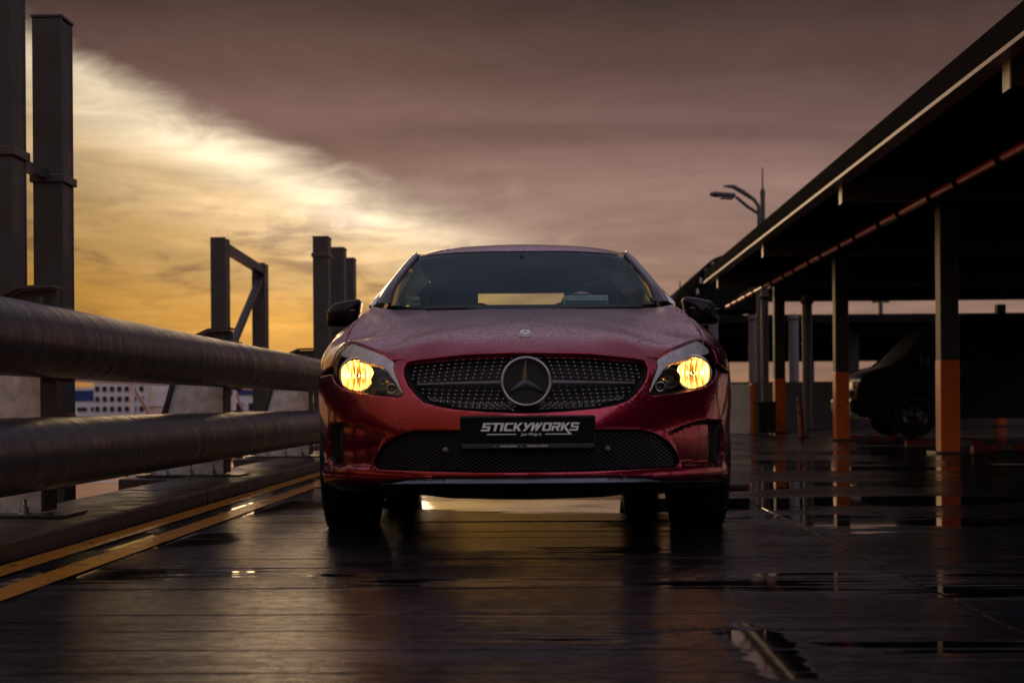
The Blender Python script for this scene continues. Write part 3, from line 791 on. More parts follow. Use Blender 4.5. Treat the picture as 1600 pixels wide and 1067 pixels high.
# ---- dark van parked nose-out behind the columns
M_van = mat('dark_van_paint', (0.006, 0.006, 0.007), 0.3, 0.0, 0.0, spec=0.35)
M_vgl = glass_mat('van_glass', (0.10, 0.10, 0.11))
M_tyre = mat('tyre_rubber', (0.012, 0.012, 0.012), 0.75, var=0.2, bump=0.2, bscale=150)
M_trim = mat('black_plastic', (0.012, 0.012, 0.013), 0.42)
M_chrome = mat('chrome', (0.62, 0.62, 0.63), 0.12, 1.0, var=0.03)
M_alloy = mat('alloy', (0.07, 0.07, 0.075), 0.35, 0.8)
def van():
    e = empty('parked_van', (4.52, 20.9, 0)); tag(e, 'dark van parked nose out behind the orange based columns', 'van')
    # side profile (x from the nose, z)
    pr = [(0.02, .34), (0.0, .55), (0.03, .78), (0.12, .93), (0.45, 1.05), (0.62, 1.10), (1.10, 1.58), (1.35, 1.72), (1.8, 1.80), (3.2, 1.82), (4.15, 1.76), (4.32, 1.55), (4.42, 1.0), (4.42, .34)]
    ptop = catmull(pr, 70)
    n = 21; rows = []
    for (x, z) in ptop:
        row = []
        for j in range(n):
            tt = -1 + 2 * j / (n - 1)
            wdt = 0.86 if z < 1.0 else 0.86 - (z - 1.0) * 0.16
            nose = 0.16 * (abs(tt) ** 3) * max(0, 1 - x / 0.7)
            s_ = math.copysign(abs(tt) ** 0.8, tt)
            row.append((x + nose, 0.88 + s_ * wdt, z - 0.05 * abs(tt) ** 6 * (1 if z > 1.0 else 0)))
        rows.append(row)
    m = MB(); m.grid(rows); m.build('body_shell', M_van, e)
    for yy, s_ in ((0.02, 1), (1.74, -1)):
        arch = []
        side = [tuple(q) for q in ptop] + [(4.3, .30)]
        pts = side[:]
        for cx in (3.55, 0.86):
            for k in range(13):
                a = math.pi * k / 12
                pts.append((cx + .37 * math.cos(a), .30 + .37 * math.sin(a)))
        pts.append((0.05, .30))
        tri = delaunay_2d_cdt([Vector(q) for q in pts], [(i, (i + 1) % len(pts)) for i in range(len(pts))], [], 1, 1e-5)
        MB().add([(q[0], yy + s_ * (0.16 * max(0, q[1] - 1.0) ** 1.0), q[1]) for q in tri[0]], tri[2]).build('side_panel', M_van, e)
        for (a, b) in ((1.30, 2.05), (2.12, 3.0), (3.07, 4.05)):
            zt = 1.60
            x0 = a + (0.0 if a > 1.4 else -0.22)
            MB().add([(x0, yy - s_ * .004 + s_ * .016, 1.12), (b, yy - s_ * .004 + s_ * .016, 1.12), (b, yy + s_ * .085, zt), (a + (.22 if a < 1.4 else 0), yy + s_ * .085, zt)], [(0, 1, 2, 3)]).build('side_window', M_bd, e)
        for cx in (0.86, 3.55):
            wn = MB().lathe([(.20, -.10), (.29, -.11), (.325, -.08), (.33, 0), (.325, .08), (.29, .11), (.20, .10)], 28, 'y', (cx, yy + s_ * .13, .33)).build('wheel', M_tyre, e)
            MB().lathe([(0, -.02), (.05, -.03), (.06, 0), (.19, .0), (.205, -.05)], 28, 'y', (cx, yy + s_ * .05, .33)).build('hub', M_alloy, wn)
            for k in range(6):
                a = k * math.pi / 3
                MB().bar((cx + .05 * math.cos(a), yy + s_ * .035, .33 + .05 * math.sin(a)), (cx + .19 * math.cos(a), yy + s_ * .035, .33 + .19 * math.sin(a)), .03, .02, up=(0, 1, 0)).build('spoke', M_alloy, wn)
        MB().box((0.95, yy - s_ * .12, 1.12), (.12, .2, .16), bev=.03).build('wing_mirror', M_trim, e)
        MB().box((0.155, yy + s_ * .24, .80), (.16, .34, .15), Matrix.Rotation(s_ * R(28), 3, 'Z'), bev=.035).build('headlight', M_chrome, e)
    MB().add([(0.70, .14, 1.13), (0.70, 1.62, 1.13), (1.14, 1.50, 1.56), (1.14, .26, 1.56)], [(0, 1, 2, 3)]).build('windscreen', M_bd, e)
    MB().box((0.0, .88, .66), (.06, 1.0, .10), bev=.02).build('grille', M_chrome, e)
    MB().box((-0.01, .88, .48), (.10, 1.5, .20), bev=.04).build('front_bumper', M_van, e)
    MB().box((-0.07, .88, .47), (.02, .5, .11), bev=.004).build('number_plate', mat('plate_dark', (.03, .03, .03), .4), e)
    MB().box((2.2, .88, .36), (4.0, 1.45, .16)).build('underbody', M_trim, e)
    return e
van()

# ---- added unseen block behind the viewer; gives the dark band in the car's paint
rb = empty('unseen_dark_block', (2, -26, -9)); tag(rb, 'unseen long dark block added behind the viewer to reflect in the red car', 'building')
MB().box((0, -6, 6.6), (84, 12, 13.2)).build('wall', M_wall, rb)
MB().box((0, 0.1, 13.3), (84.6, 0.6, 0.5)).build('parapet', M_wall, rb)
for k in range(14):
    for zz in (10.0, 12.0):
        MB().box((-39 + k * 6, 0.02, zz), (4.6, 0.2, 0.9)).build('opening', M_bd, rb)
# ================================================================== THE RED HATCHBACK
Y0, XCAR = 5.32, 0.054
car = empty('hatchback_car', tuple(FWD * Y0 + RGT * XCAR), YAW)
tag(car, 'dark red wet hatchback car with lit amber headlights facing the camera', 'car')
def paint_mat():
    m = bpy.data.materials.new('red_metallic_paint'); m.use_nodes = True
    t = NT(m.node_tree)
    tcn = t.n('ShaderNodeTexCoord'); g = t.n('ShaderNodeNewGeometry')
    sp = t.n('ShaderNodeSeparateXYZ'); t.link(g.outputs['Normal'], sp.inputs[0])
    up = t.smooth(sp.outputs[2], 0.25, 0.8)
    b = t.n('ShaderNodeBsdfPrincipled')
    fl = t.noise(tcn.outputs['Object'], 900.0, 2, 0.5)
    f = t.lin(fl, 0.3, 0.7, 0.85, 1.15)
    pcol = t.mix(1.0, (0.35, 0.011, 0.040), t.vec(f, f, f), 'MULTIPLY')
    b.inputs['Metallic'].default_value = 0.85
    b.inputs['Roughness'].default_value = 0.19
    b.inputs['Coat Weight'].default_value = 1.0
    t.link(t.lin(up, 0, 1, 0.02, 0.20), b.inputs['Coat Roughness'])
    # rain beads: two sizes, scattered
    hs = None
    for sc_, lo, hi, keep in ((62.0, 0.12, 0.34, 0.42), (118.0, 0.16, 0.40, 0.5)):
        vo = t.n('ShaderNodeTexVoronoi'); vo.inputs['Scale'].default_value = sc_
        t.link(tcn.outputs['Object'], vo.inputs['Vector'])
        bead = t.smooth(vo.outputs['Distance'], hi, lo)
        sc2 = t.n('ShaderNodeSeparateColor'); t.link(vo.outputs['Color'], sc2.inputs[0])
        bead = t.math('MULTIPLY', bead, t.math('GREATER_THAN', sc2.outputs[0], keep))
        hs = bead if hs is None else t.math('MAXIMUM', hs, t.math('MULTIPLY', bead, 0.7))
    hs = t.math('MULTIPLY', hs, t.lin(up, 0, 1, 0.05, 1.0))
    bn = t.n('ShaderNodeBump'); bn.inputs['Strength'].default_value = 1.0; bn.inputs['Distance'].default_value = 0.0030
    t.link(t.mix(hs, pcol, (0.035, 0.002, 0.006)), b.inputs['Base Color'])
    t.link(hs, bn.inputs['Height'])
    t.link(bn.outputs[0], b.inputs['Coat Normal'])
    t.link(bn.outputs[0], b.inputs['Normal'])
    o = t.n('ShaderNodeOutputMaterial'); t.link(b.outputs[0], o.inputs[0])
    return m
M_paint = paint_mat()
M_gloss = mat('gloss_black', (0.010, 0.010, 0.012), 0.12, 0.0, 0.8, var=0.05)
M_dark = mat('matt_black', (0.006, 0.006, 0.006), 0.7)
M_satin = mat('satin_grey_plastic', (0.15, 0.15, 0.165), 0.30, 0.4)
M_star = mat('dark_chrome', (0.34, 0.34, 0.37), 0.26, 0.9)
M_strip = mat('aluminium_strip', (0.085, 0.092, 0.115), 0.25, 0.8)
M_wind = glass_mat('windscreen_glass', (0.80, 0.86, 0.74), refl=(0.33, 0.47, 0.50))
M_tint = glass_mat('tinted_glass', (0.04, 0.05, 0.05))
M_lens = glass_mat('lamp_lens', (0.96, 0.96, 0.96), 0.0, 1.35)
M_refl = mat('lamp_reflector', (0.86, 0.80, 0.70), 0.30, 1.0, var=0.02)
M_guide = mat('frosted_light_guide', (0.92, 0.88, 0.92), 0.30, 0.0, 0.6, var=0.2, nscale=30)
M_house = mat('lamp_housing', (0.13, 0.115, 0.10), 0.28, 0.5)
M_cabin = mat('cabin_fabric', (0.016, 0.018, 0.020), 0.8)
M_badge = mat('badge_silver', (0.90, 0.90, 0.94), 0.3, 0.0)

# ---- plan outline of the lower body and its offset field
PLAN = catmull([(-.15, .004), (0, 0), (.15, .004), (.30, .022), (.45, .068), (.58, .140), (.69, .240), (.77, .36), (.825, .50), (.866, .68), (.888, .9),
                (.893, 1.2), (.89, 2.0), (.888, 3.0), (.872, 3.5), (.83, 3.85), (.72, 4.08), (.5, 4.2), (.2, 4.24), (0, 4.25), (-.2, 4.24)], 960)
PLAN = PLAN[(PLAN[:, 0] >= 0)]; PLAN[0] = (0, 0); PLAN[-1] = (0, 4.25)
PS = np.r_[0, np.cumsum(np.linalg.norm(np.diff(PLAN, axis=0), axis=1))]
PT = np.gradient(PLAN, PS, axis=0); PT /= np.linalg.norm(PT, axis=1)[:, None]
PN = np.c_[PT[:, 1], -PT[:, 0]]                 # outward
PN[0] = (0, -1); PN[-1] = (0, 1)
S_END = PS[-1]
half = len(PS)
def s_of_d(d): return float(np.interp(d, PLAN[:, 1], PS))
class TPS:
    def __init__(s, pts, scale=(1, 1)):
        P = np.array(pts, float); s.sc = np.array(scale, float)
        s.X = P[:, :2] * s.sc; y = P[:, 2]; n = len(P)
        K = s.phi(np.linalg.norm(s.X[:, None] - s.X[None], axis=2)) + np.eye(n) * 1e-7
        Q = np.c_[np.ones(n), s.X]
        A = np.block([[K, Q], [Q.T, np.zeros((3, 3))]])
        sol_ = np.linalg.solve(A, np.r_[y, 0, 0, 0]); s.w = sol_[:n]; s.a = sol_[n:]
    @staticmethod
    def phi(r): return np.where(r > 1e-9, r * r * np.log(np.maximum(r, 1e-9)), 0.0)
    def __call__(s, a, b):
        a = np.atleast_1d(np.asarray(a, float)); b = np.atleast_1d(np.asarray(b, float))
        q = np.c_[a, b] * s.sc
        return s.phi(np.linalg.norm(q[:, None] - s.X[None], axis=2)) @ s.w + s.a[0] + q @ s.a[1:]
ctl = []
def col_ctl(s, prof): ctl.extend((s, z, o) for z, o in prof)
col_ctl(0.0, [(.12, .11), (.20, .07), (.30, .028), (.38, .002), (.42, 0), (.47, .008), (.55, .032), (.64, .068), (.73, .118), (.80, .20)])
col_ctl(.25, [(.12, .10), (.20, .065), (.30, .026), (.38, .002), (.42, 0), (.47, .008), (.55, .032), (.64, .068), (.73, .120), (.80, .20)])
col_ctl(.50, [(.12, .09), (.20, .055), (.30, .018), (.38, .0), (.43, .002), (.50, .018), (.60, .052), (.68, .09), (.76, .16)])
col_ctl(.75, [(.12, .08), (.20, .045), (.30, .008), (.40, 0), (.45, .004), (.52, .020), (.62, .046), (.70, .08), (.78, .14)])
col_ctl(1.02, [(.12, .06), (.20, .03), (.30, .004), (.45, 0), (.52, .006), (.60, .018), (.68, .032), (.75, .06), (.82, .12)])
for d, prof in ((.62, [(.2, .03), (.4, 0), (.6, 0), (.70, .02), (.77, .062), (.80, .105)]),
                (.80, [(.2, .03), (.4, .0), (.6, -.006), (.72, .008), (.81, .06), (.86, .132)]),
                (1.05, [(.2, .035), (.4, .0), (.6, -.006), (.75, .01), (.86, .07), (.92, .155)]),
                (1.35, [(.2, .04), (.4, .012), (.6, .004), (.8, .03), (.92, .10), (.985, .178)]),
                (1.7, [(.2, .045), (.4, .02), (.6, .008), (.8, .035), (.985, .15)]),
                (2.3, [(.2, .045), (.4, .02), (.6, .008), (.8, .035), (.995, .135)]),
                (3.0, [(.2, .045), (.4, .012), (.6, .0), (.8, .03), (1.02, .135)]),
                (3.5, [(.2, .045), (.4, .0), (.6, -.008), (.8, .02), (1.05, .15)]),
                (3.9, [(.2, .06), (.4, .01), (.6, .0), (.8, .02), (1.06, .16)])):
    col_ctl(s_of_d(d), prof)
col_ctl(S_END, [(.2, .08), (.4, .0), (.6, .0), (.8, .05), (1.05, .12)])
OFF = TPS(ctl)
# recess around the side vent of the bumper, filled in further down
REC = {'poly': None, 'depth': 0.03, 'ramp': 0.012}
def poly_dist(P, a, b):
    """signed distance of points to a closed polygon (positive inside)"""
    A = np.array(P, float); B = np.roll(A, -1, axis=0)
    q = np.c_[a, b]
    d = np.full(len(q), 1e9); ins = np.zeros(len(q), bool)
    for (p0, p1) in zip(A, B):
        e = p1 - p0; L2 = max(float(e @ e), 1e-12)
        t = np.clip(((q - p0) @ e) / L2, 0, 1)
        d = np.minimum(d, np.linalg.norm(q - p0 - t[:, None] * e, axis=1))
        c = (p0[1] > q[:, 1]) != (p1[1] > q[:, 1])
        with np.errstate(divide='ignore', invalid='ignore'):
            xi = (p1[0] - p0[0]) * (q[:, 1] - p0[1]) / (p1[1] - p0[1] + 1e-15) + p0[0]
        ins ^= c & (q[:, 0] < xi)
    return np.where(ins, d, -d)
def skin(s, z, extra=0.0):
    s = np.atleast_1d(np.asarray(s, float)); z = np.atleast_1d(np.asarray(z, float))
    a = np.abs(s)
    off = OFF(a, z) + extra
    lk = np.clip((0.305 - z) / 0.06, 0, 1); off = off - 0.022 * lk * lk * (3 - 2 * lk) * np.clip((1.30 - a) / 0.25, 0, 1)   # flared foot of the bumper
    if REC['poly'] is not None:
        sd = poly_dist(REC['poly'], a, z)
        k = np.clip(sd / REC['ramp'], 0, 1)
        # the recess dies out towards the middle of the car
        fade = np.clip((a - REC['s0']) / (REC['s1'] - REC['s0']), 0, 1)
        off = off + REC['depth'] * k * fade
    x = np.interp(a, PS, PLAN[:, 0]) - np.interp(a, PS, PN[:, 0]) * off
    y = np.interp(a, PS, PLAN[:, 1]) - np.interp(a, PS, PN[:, 1]) * off
    return np.c_[np.sign(s + 1e-12) * x, y, z]
_SG = np.linspace(0, 1.75, 900)
def px(u, v):
    """left-side pixel of the photograph -> (|s|, z) on the lower body"""
    a, b = unroll(u, v)
    z = np.full_like(_SG, 0.5)
    for _ in range(6):
        p = skin(_SG, z); z = CAM_H - b / F_PX * (Y0 + p[:, 1])
    p = skin(_SG, z)
    f = p[:, 0] - ((-(a / F_PX) * (Y0 + p[:, 1])) + XCAR)      # |x| on the ray, mirrored
    k = np.where((f[:-1] <= 0) & (f[1:] > 0))[0]
    i = int(k[0]) if len(k) else int(np.argmin(np.abs(f)))
    return (float(_SG[i]), float(z[i]))
def pxs(lst): return [px(*q) for q in lst]
def P3(u, v, d):
    """pixel at a known depth behind the nose -> car coordinates (left side turned to +x side by |x|)"""
    a, b = unroll(u, v)
    return ((a / F_PX) * (Y0 + d) - XCAR, d, CAM_H - b / F_PX * (Y0 + d))
def M3(u, v, d):
    x, y, z = P3(u, v, d); return (abs(x), y, z)

def dens(poly, step, closed=True):
    out = []
    n = len(poly)
    for i in range(n if closed else n - 1):
        a, b = np.array(poly[i]), np.array(poly[(i + 1) % n])
        k = max(1, int(math.ceil(np.linalg.norm(b - a) / step)))
        out += [tuple(a + (b - a) * j / k) for j in range(k)]
    if not closed: out.append(tuple(poly[-1]))
    return out
def area(p):
    a = np.array(p); b = np.roll(a, -1, axis=0)
    return 0.5 * np.sum(a[:, 0] * b[:, 1] - b[:, 0] * a[:, 1])
def panel(outer, mapf, holes=(), step=0.016, lines=(), rim=0.003, gap=0.0015, depth=0.02, rimless=False):
    """a curved sheet over a 2-D outline, rounded edges turned inwards"""
    outer = dens(outer, step * .8)
    if area(outer) < 0: outer = outer[::-1]
    loops = [outer]
    for h in holes:
        h = dens(h, step * .8)
        loops.append(h[::-1] if area(h) > 0 else h)
    pts, edges, idx = [], [], []
    for lp in loops:
        k = len(pts); n = len(lp); pts += lp; idx.append(list(range(k, k + n)))
        edges += [(k + i, k + (i + 1) % n) for i in range(n)]
    nb = len(pts)
    A = np.array(outer); lo, hi = A.min(0), A.max(0)
    gx, gy = np.meshgrid(np.arange(lo[0], hi[0], step), np.arange(lo[1], hi[1], step * .87))
    gx[1::2] += step / 2
    gx, gy = gx.ravel(), gy.ravel()
    def inside(a, b, marg):
        ok = poly_dist(outer, a, b) > marg
        for h in loops[1:]: ok &= poly_dist(h, a, b) < -marg
        return ok
    ok = inside(gx, gy, step * .5)
    for ln in lines:
        q = dens(ln, step * .6, False)
        qa = np.array(q); keep = inside(qa[:, 0], qa[:, 1], step * .25)
        k = len(pts)
        last = None
        for p_, kk in zip(q, keep):
            if kk:
                pts.append(p_)
                if last is not None: edges.append((last, len(pts) - 1))
                last = len(pts) - 1
            else: last = None
        sd = np.abs(poly_dist(ln, gx, gy))
        ok &= sd > step * .35
    pts += list(zip(gx[ok], gy[ok]))
    r = delaunay_2d_cdt([Vector((float(a), float(b))) for a, b in pts], edges, [], 0, 1e-7)
    V = np.array([(v.x, v.y) for v in r[0]])
    T = np.array([f for f in r[2] if len(f) == 3])
    C = V[T].mean(axis=1)
    T = T[inside(C[:, 0], C[:, 1], 0.0)]
    ar = (V[T[:, 1], 0] - V[T[:, 0], 0]) * (V[T[:, 2], 1] - V[T[:, 0], 1]) - (V[T[:, 2], 0] - V[T[:, 0], 0]) * (V[T[:, 1], 1] - V[T[:, 0], 1])
    T[ar < 0] = T[ar < 0][:, ::-1]
    P = mapf(V[:, 0], V[:, 1])
    inv = {}
    for i, og in enumerate(r[3]):
        for o_ in og: inv[o_] = i
    verts = [tuple(p) for p in P]; faces = [tuple(t) for t in T]
    if not rimless:
        h = 1e-4
        for lp in idx:
            ring = [inv[i] for i in lp]
            ring = [q for j, q in enumerate(ring) if q != ring[j - 1]]
            n = len(ring)
            q = V[ring]
            nx_ = np.cross(mapf(q[:, 0] + h, q[:, 1]) - mapf(q[:, 0] - h, q[:, 1]), mapf(q[:, 0], q[:, 1] + h) - mapf(q[:, 0], q[:, 1] - h))
            nx_ /= np.linalg.norm(nx_, axis=1)[:, None]
            p = P[ring]
            tg = np.roll(p, -1, axis=0) - np.roll(p, 1, axis=0)
            tg /= np.maximum(np.linalg.norm(tg, axis=1), 1e-9)[:, None]
            out = np.cross(tg, nx_)
            base = p - out * (rim + gap)
            for i, vi in enumerate(ring): verts[vi] = tuple(base[i])
            prev = ring
            for (a_, b_) in ((.5, .13), (.87, .5), (1, 1), (1, 1 + depth / rim)):
                k = len(verts)
                verts += [tuple(q_) for q_ in base + out * rim * a_ - nx_ * rim * b_]
                cur = list(range(k, k + n))
                for i in range(n):
                    j = (i + 1) % n
                    faces.append((prev[j], prev[i], cur[i], cur[j]))
                prev = cur
    return verts, faces
def flip_x(vf):
    v, f = vf
    return [(-a, b, c) for a, b, c in v], [t[::-1] for t in f]
def put(name, vf, m, parent=car):
    o = MB(); o.add(vf[0], vf[1], True)
    return o.build(name, m, parent, fix=False)
def smap(extra=0.0):
    return lambda a, b: skin(a, b, extra)
def mir(pts):                                    # left half outline (centre line first .. ) -> closed symmetric outline
    return [(-a, b) for a, b in pts[::-1] if a > 1e-6] + list(pts)

# ---- outlines read from the photograph (left half), as (|s|, z)
GR_TOP = pxs([(822.5, 551), (790, 551.3), (760, 552.3), (730, 553.8), (700, 556.5), (670, 560), (650, 562.5), (640, 564.5)])
GR_TOP[0] = (0.0, GR_TOP[0][1])
GR_SIDE = pxs([(634, 568), (630.5, 576), (632, 588), (636, 598), (641, 606), (651, 618), (663, 628), (683, 634), (710, 638.5), (760, 642.5), (800, 644.2), (822.5, 644.6)])
GR_SIDE[-1] = (0.0, GR_SIDE[-1][1])
HL_TOP = pxs([(614, 562), (606, 556.5), (598, 551.5), (585, 545.5), (573.5, 540.5), (562, 536), (553, 533.3), (547, 532.8), (542, 535)])
HL_OUT = pxs([(533, 542), (525, 550), (521, 560), (519, 572), (519, 584), (521, 593)])
HL_BOT = pxs([(528, 601.5), (540, 608), (560, 613), (580, 616.3), (600, 618), (618, 619.5), (626, 619.5), (629, 616.5)])
HL_IN = pxs([(626, 607), (621, 594.5), (616.5, 583), (613.5, 573.5)])
HL = HL_TOP + HL_OUT + HL_BOT + HL_IN
INT = pxs([(822.5, 674), (760, 674), (717, 674), (680, 674.5), (650, 675), (634, 677), (622, 681), (611, 687), (600, 696), (591, 707), (585, 719), (584, 728), (590, 732.5), (630, 734.2), (677, 735.7), (740, 737), (822.5, 737)])
INT[0] = (0, INT[0][1]); INT[-1] = (0, INT[-1][1])
s_arch = s_of_d(.93); RA = 0.352; ZA = 0.318
def arch_pts(sc, a0, a1, n=14):
    return [(sc + RA * math.cos(a0 + (a1 - a0) * k / (n - 1)), ZA + RA * math.sin(a0 + (a1 - a0) * k / (n - 1))) for k in range(n)]
s_bf = s_of_d(.66)
z_bf = 0.60
LOWER = pxs([(506, 754), (536, 755), (560, 755.5), (583, 755), (607, 753), (640, 748), (700, 746.6), (822.5, 746.2)])
LOWER[-1] = (0, LOWER[-1][1])
ang0 = math.acos(max(-1, min(1, (s_bf - s_arch) / RA)))
za = ZA + RA * math.sin(ang0)
ARCH_B = arch_pts(s_arch, ang0, math.pi + 0.14, 12)
_rp = pxs([(515, 661), (538, 659.5), (562, 664.5), (582, 671), (604, 679.5), (596, 695), (588, 709), (582, 724), (577, 731), (555, 730.5), (527, 732), (516, 728), (510.5, 715), (510.5, 687)])
REC['s0'], REC['s1'] = px(606, 700)[0], px(560, 700)[0]
REC['poly'] = _rp
rl = REC['poly'] + [REC['poly'][0]]
_A = np.array(REC['poly']); _sg = 1 if area(REC['poly']) > 0 else -1
_e = np.roll(_A, -1, 0) - _A; _e /= np.linalg.norm(_e, axis=1)[:, None]
_n = np.c_[-_e[:, 1], _e[:, 0]] * _sg; _m = _n + np.roll(_n, 1, 0); _m /= np.maximum(np.sum(_m * _n, axis=1), .5)[:, None]
rl2 = [tuple(q) for q in _A + _m * REC['ramp']]; rl2.append(rl2[0])
# bumper: U shape round the grille
left_b = (GR_SIDE[::-1]                                             # centre bottom of the grille -> up its side
          + pxs([(637, 565.5), (632, 562), (626, 561.5), (618, 563.5)])
          + [HL_IN[-1]] + HL_IN[::-1][1:] + HL_BOT[::-1] + HL_OUT[::-1][:2]
          + [(s_bf, z_bf + .055)] + ARCH_B + LOWER)
put('front_bumper', panel(mir(left_b), smap(), [mir(INT)], 0.0105,
    lines=[rl, rl2, [(-a, b) for a, b in rl], [(-a, b) for a, b in rl2]], rim=0.004, gap=0.001, depth=0.03), M_paint)
# lower lip in gloss black + aluminium strip
LIP = LOWER + [(0, 0)]
lip_bot = pxs([(511, 762), (536, 768.5), (573, 769), (611, 770), (640, 773), (700, 780), (822.5, 782)]); lip_bot[-1] = (0, lip_bot[-1][1])
lip = [(a, b - .001) for a, b in LOWER] + lip_bot[::-1]
def half_strip(top, bot):
    """closed symmetric outline between two left-half curves that run from outside to the centre"""
    t = top; b = bot
    return [(-a, z) for a, z in t] + [(a, z) for a, z in t[::-1][1:]] + [(a, z) for a, z in b] + [(-a, z) for a, z in b[::-1][1:]]
zt_l = LOWER[-1][1]
put('front_lip', panel(half_strip(LOWER, lip_bot), lambda a, b: skin(a, b, 0.004 + 0.45 * np.clip(zt_l - np.asarray(b) - .02, 0, .1)), (), 0.016, rim=0.003, depth=0.05), M_gloss)
st_t = pxs([(612, 754), (640, 749), (700, 748), (822.5, 747.6)]); st_b = pxs([(600, 757), (640, 756.5), (700, 756), (822.5, 755.6)])
st_t[-1] = (0, st_t[-1][1]); st_b[-1] = (0, st_b[-1][1])
put('lip_strip', panel(half_strip(st_t, st_b), lambda a, b: skin(a, b, 0.002 - 0.9 * np.clip(st_t[-1][1] - np.asarray(b), 0, .03)), (), 0.012, rim=0.003, depth=0.02), M_strip)
# side vents in the recess
for s_ in (1, -1):
    vent = pxs([(518, 664), (537, 666.5), (536, 700), (535, 724), (520, 727.5), (513, 716), (513, 684)])
    vf = panel(vent, smap(-.003), (), 0.012, rim=0.003, depth=0.01)
    sv = put('side_vent', vf if s_ > 0 else flip_x(vf), M_dark)
    A = np.array(vent); mb = MB()
    for k in range(14):
        for dr in (1, -1):
            c0 = A.mean(0) + np.array((0, -.075 + k * .0115))
            p0, p1 = (c0[0] - .028, c0[1] - dr * .018), (c0[0] + .028, c0[1] + dr * .018)
            q0, q1 = skin(p0[0], p0[1], -.006)[0], skin(p1[0], p1[1], -.006)[0]
            mb.bar((s_ * q0[0], q0[1], q0[2]), (s_ * q1[0], q1[1], q1[2]), .003, .003)
    ob = mb.build('vent_mesh', M_trim, sv); ob['kind'] = 'stuff'
# flap of the tow eye and washer
tow = pxs([(622, 655), (645, 653), (652, 662), (655, 673), (627, 673.5)])
TOWm = MB(); lp = dens(tow, .01)
for i in range(len(lp)):
    a, b = skin(-lp[i][0], lp[i][1], -.0004)[0], skin(-lp[(i + 1) % len(lp)][0], lp[(i + 1) % len(lp)][1], -.0004)[0]
    TOWm.tube([a, b], .0011, 5)
TOWm.build('tow_eye_flap', M_dark, car)

# ---- fender, doors, rear quarter on both sides
KD = [(.60, .745, .795), (.80, .742, .858), (1.05, .735, .92), (1.35, .715, .985), (1.7, .742, .985), (2.2, .757, .995), (3.0, .752, 1.02), (3.5, .72, 1.05), (3.9, .68, 1.06)]
KC = catmull([(x, d, z) for d, x, z in KD], 160)
def k_at(d): return float(np.interp(d, KC[:, 1], KC[:, 2]))
tip = HL_TOP[-1]
fd_top = [(s_of_d(d), k_at(d)) for d in np.linspace(.62, 1.50, 14)]
ARCH_F = arch_pts(s_arch, 0.0 - .30, ang0, 16)
d_df = 1.50
fend = [tip] + fd_top + [(s_of_d(d_df), .30), (s_of_d(d_df), .22)] + [(s_arch + RA + .02, .22)] + ARCH_F + [(s_bf, z_bf + .055)] + HL_OUT[::-1][2:]
for s_, vf in ((1, None), (-1, 1)):
    f_ = panel(fend, smap(), (), 0.02, rim=0.003, gap=0.001)
    put('fender', flip_x(f_) if s_ < 0 else f_, M_paint)
    dz = lambda d0, d1, zb: [(s_of_d(d0), zb)] + [(s_of_d(d1), zb)] + [(s_of_d(d), k_at(d)) for d in np.linspace(d1, d0, 12)]
    f_ = panel(dz(1.50, 2.52, .26), smap(), (), 0.03, rim=.003)
    dr = put('front_door', flip_x(f_) if s_ < 0 else f_, M_paint)
    q = skin(s_of_d(2.36), .80)[0]
    MB().box((s_ * (q[0] + .015), q[1], q[2]), (.03, .20, .035), bev=.01).build('door_handle', M_paint, dr)
    s_ra = s_of_d(3.63)
    rq = [(s_of_d(2.52), .26)] + [(s_ra - RA - .03, .26)] + arch_pts(s_ra, math.pi - .1, -.2, 18) + [(s_ra + RA + .05, .25), (S_END, .25), (S_END, .98), (s_of_d(4.1), 1.02)] + [(s_of_d(d), k_at(d)) for d in np.linspace(3.9, 2.52, 14)]
    f_ = panel(rq, smap(), (), 0.035, rim=.003)
    put('rear_quarter', flip_x(f_) if s_ < 0 else f_, M_paint)
    sl = [(s_arch + RA + .02, .17), (s_ra - RA - .03, .17), (s_ra - RA - .03, .258), (s_arch + RA + .02, .258)]
    f_ = panel(sl, smap(.004), (), 0.05, rim=.003)
    put('sill', flip_x(f_) if s_ < 0 else f_, M_trim)

# ---- bonnet: height field over the plan
edge2 = [skin(a, b)[0] for a, b in GR_TOP + pxs([(634, 566), (628, 561.5), (620, 562)]) + HL_TOP]
rear2 = [M3(583, 479, 1.36), M3(600, 482, 1.33), M3(619, 484, 1.29), M3(660, 484.2, 1.22), M3(720, 483.6, 1.16), (0, 1.12, P3(822, 482.5, 1.12)[2])]
side2 = [KC[i] for i in range(4, 70, 6) if KC[i][1] < 1.33]
hb = []
for p in edge2 + rear2 + [tuple(k) for k in side2]: hb.append((abs(p[0]), p[1], p[2]))
hb += [(0, .20, .770), (0, .35, .817), (0, .6, .872), (0, .9, .925),
       (.2, .205, .768), (.2, .36, .814), (.2, .62, .868), (.2, .9, .921),
       (.40, .26, .768), (.42, .40, .808), (.44, .62, .853), (.46, .9, .906),
       (.55, .40, .775), (.58, .55, .815), (.60, .75, .861), (.62, 1.0, .918)]
H2 = TPS([(x, d, z) for x, d, z in hb if x > 1e-6] + [(-x, d, z) for x, d, z in hb])
def hoodmap(a, b): return np.c_[a, b, H2(a, b)]
hl = [(0.0, edge2[0][1])] + [(p[0], p[1]) for p in edge2[1:]] + [(k[0], k[1]) for k in side2] + [(p[0], p[1]) for p in rear2]
hood_poly = [(-a, b) for a, b in hl[1:-1]][::-1] + hl
hood = put('bonnet', panel(hood_poly, hoodmap, (), 0.018, rim=.0035, gap=.001, depth=.02), M_paint)
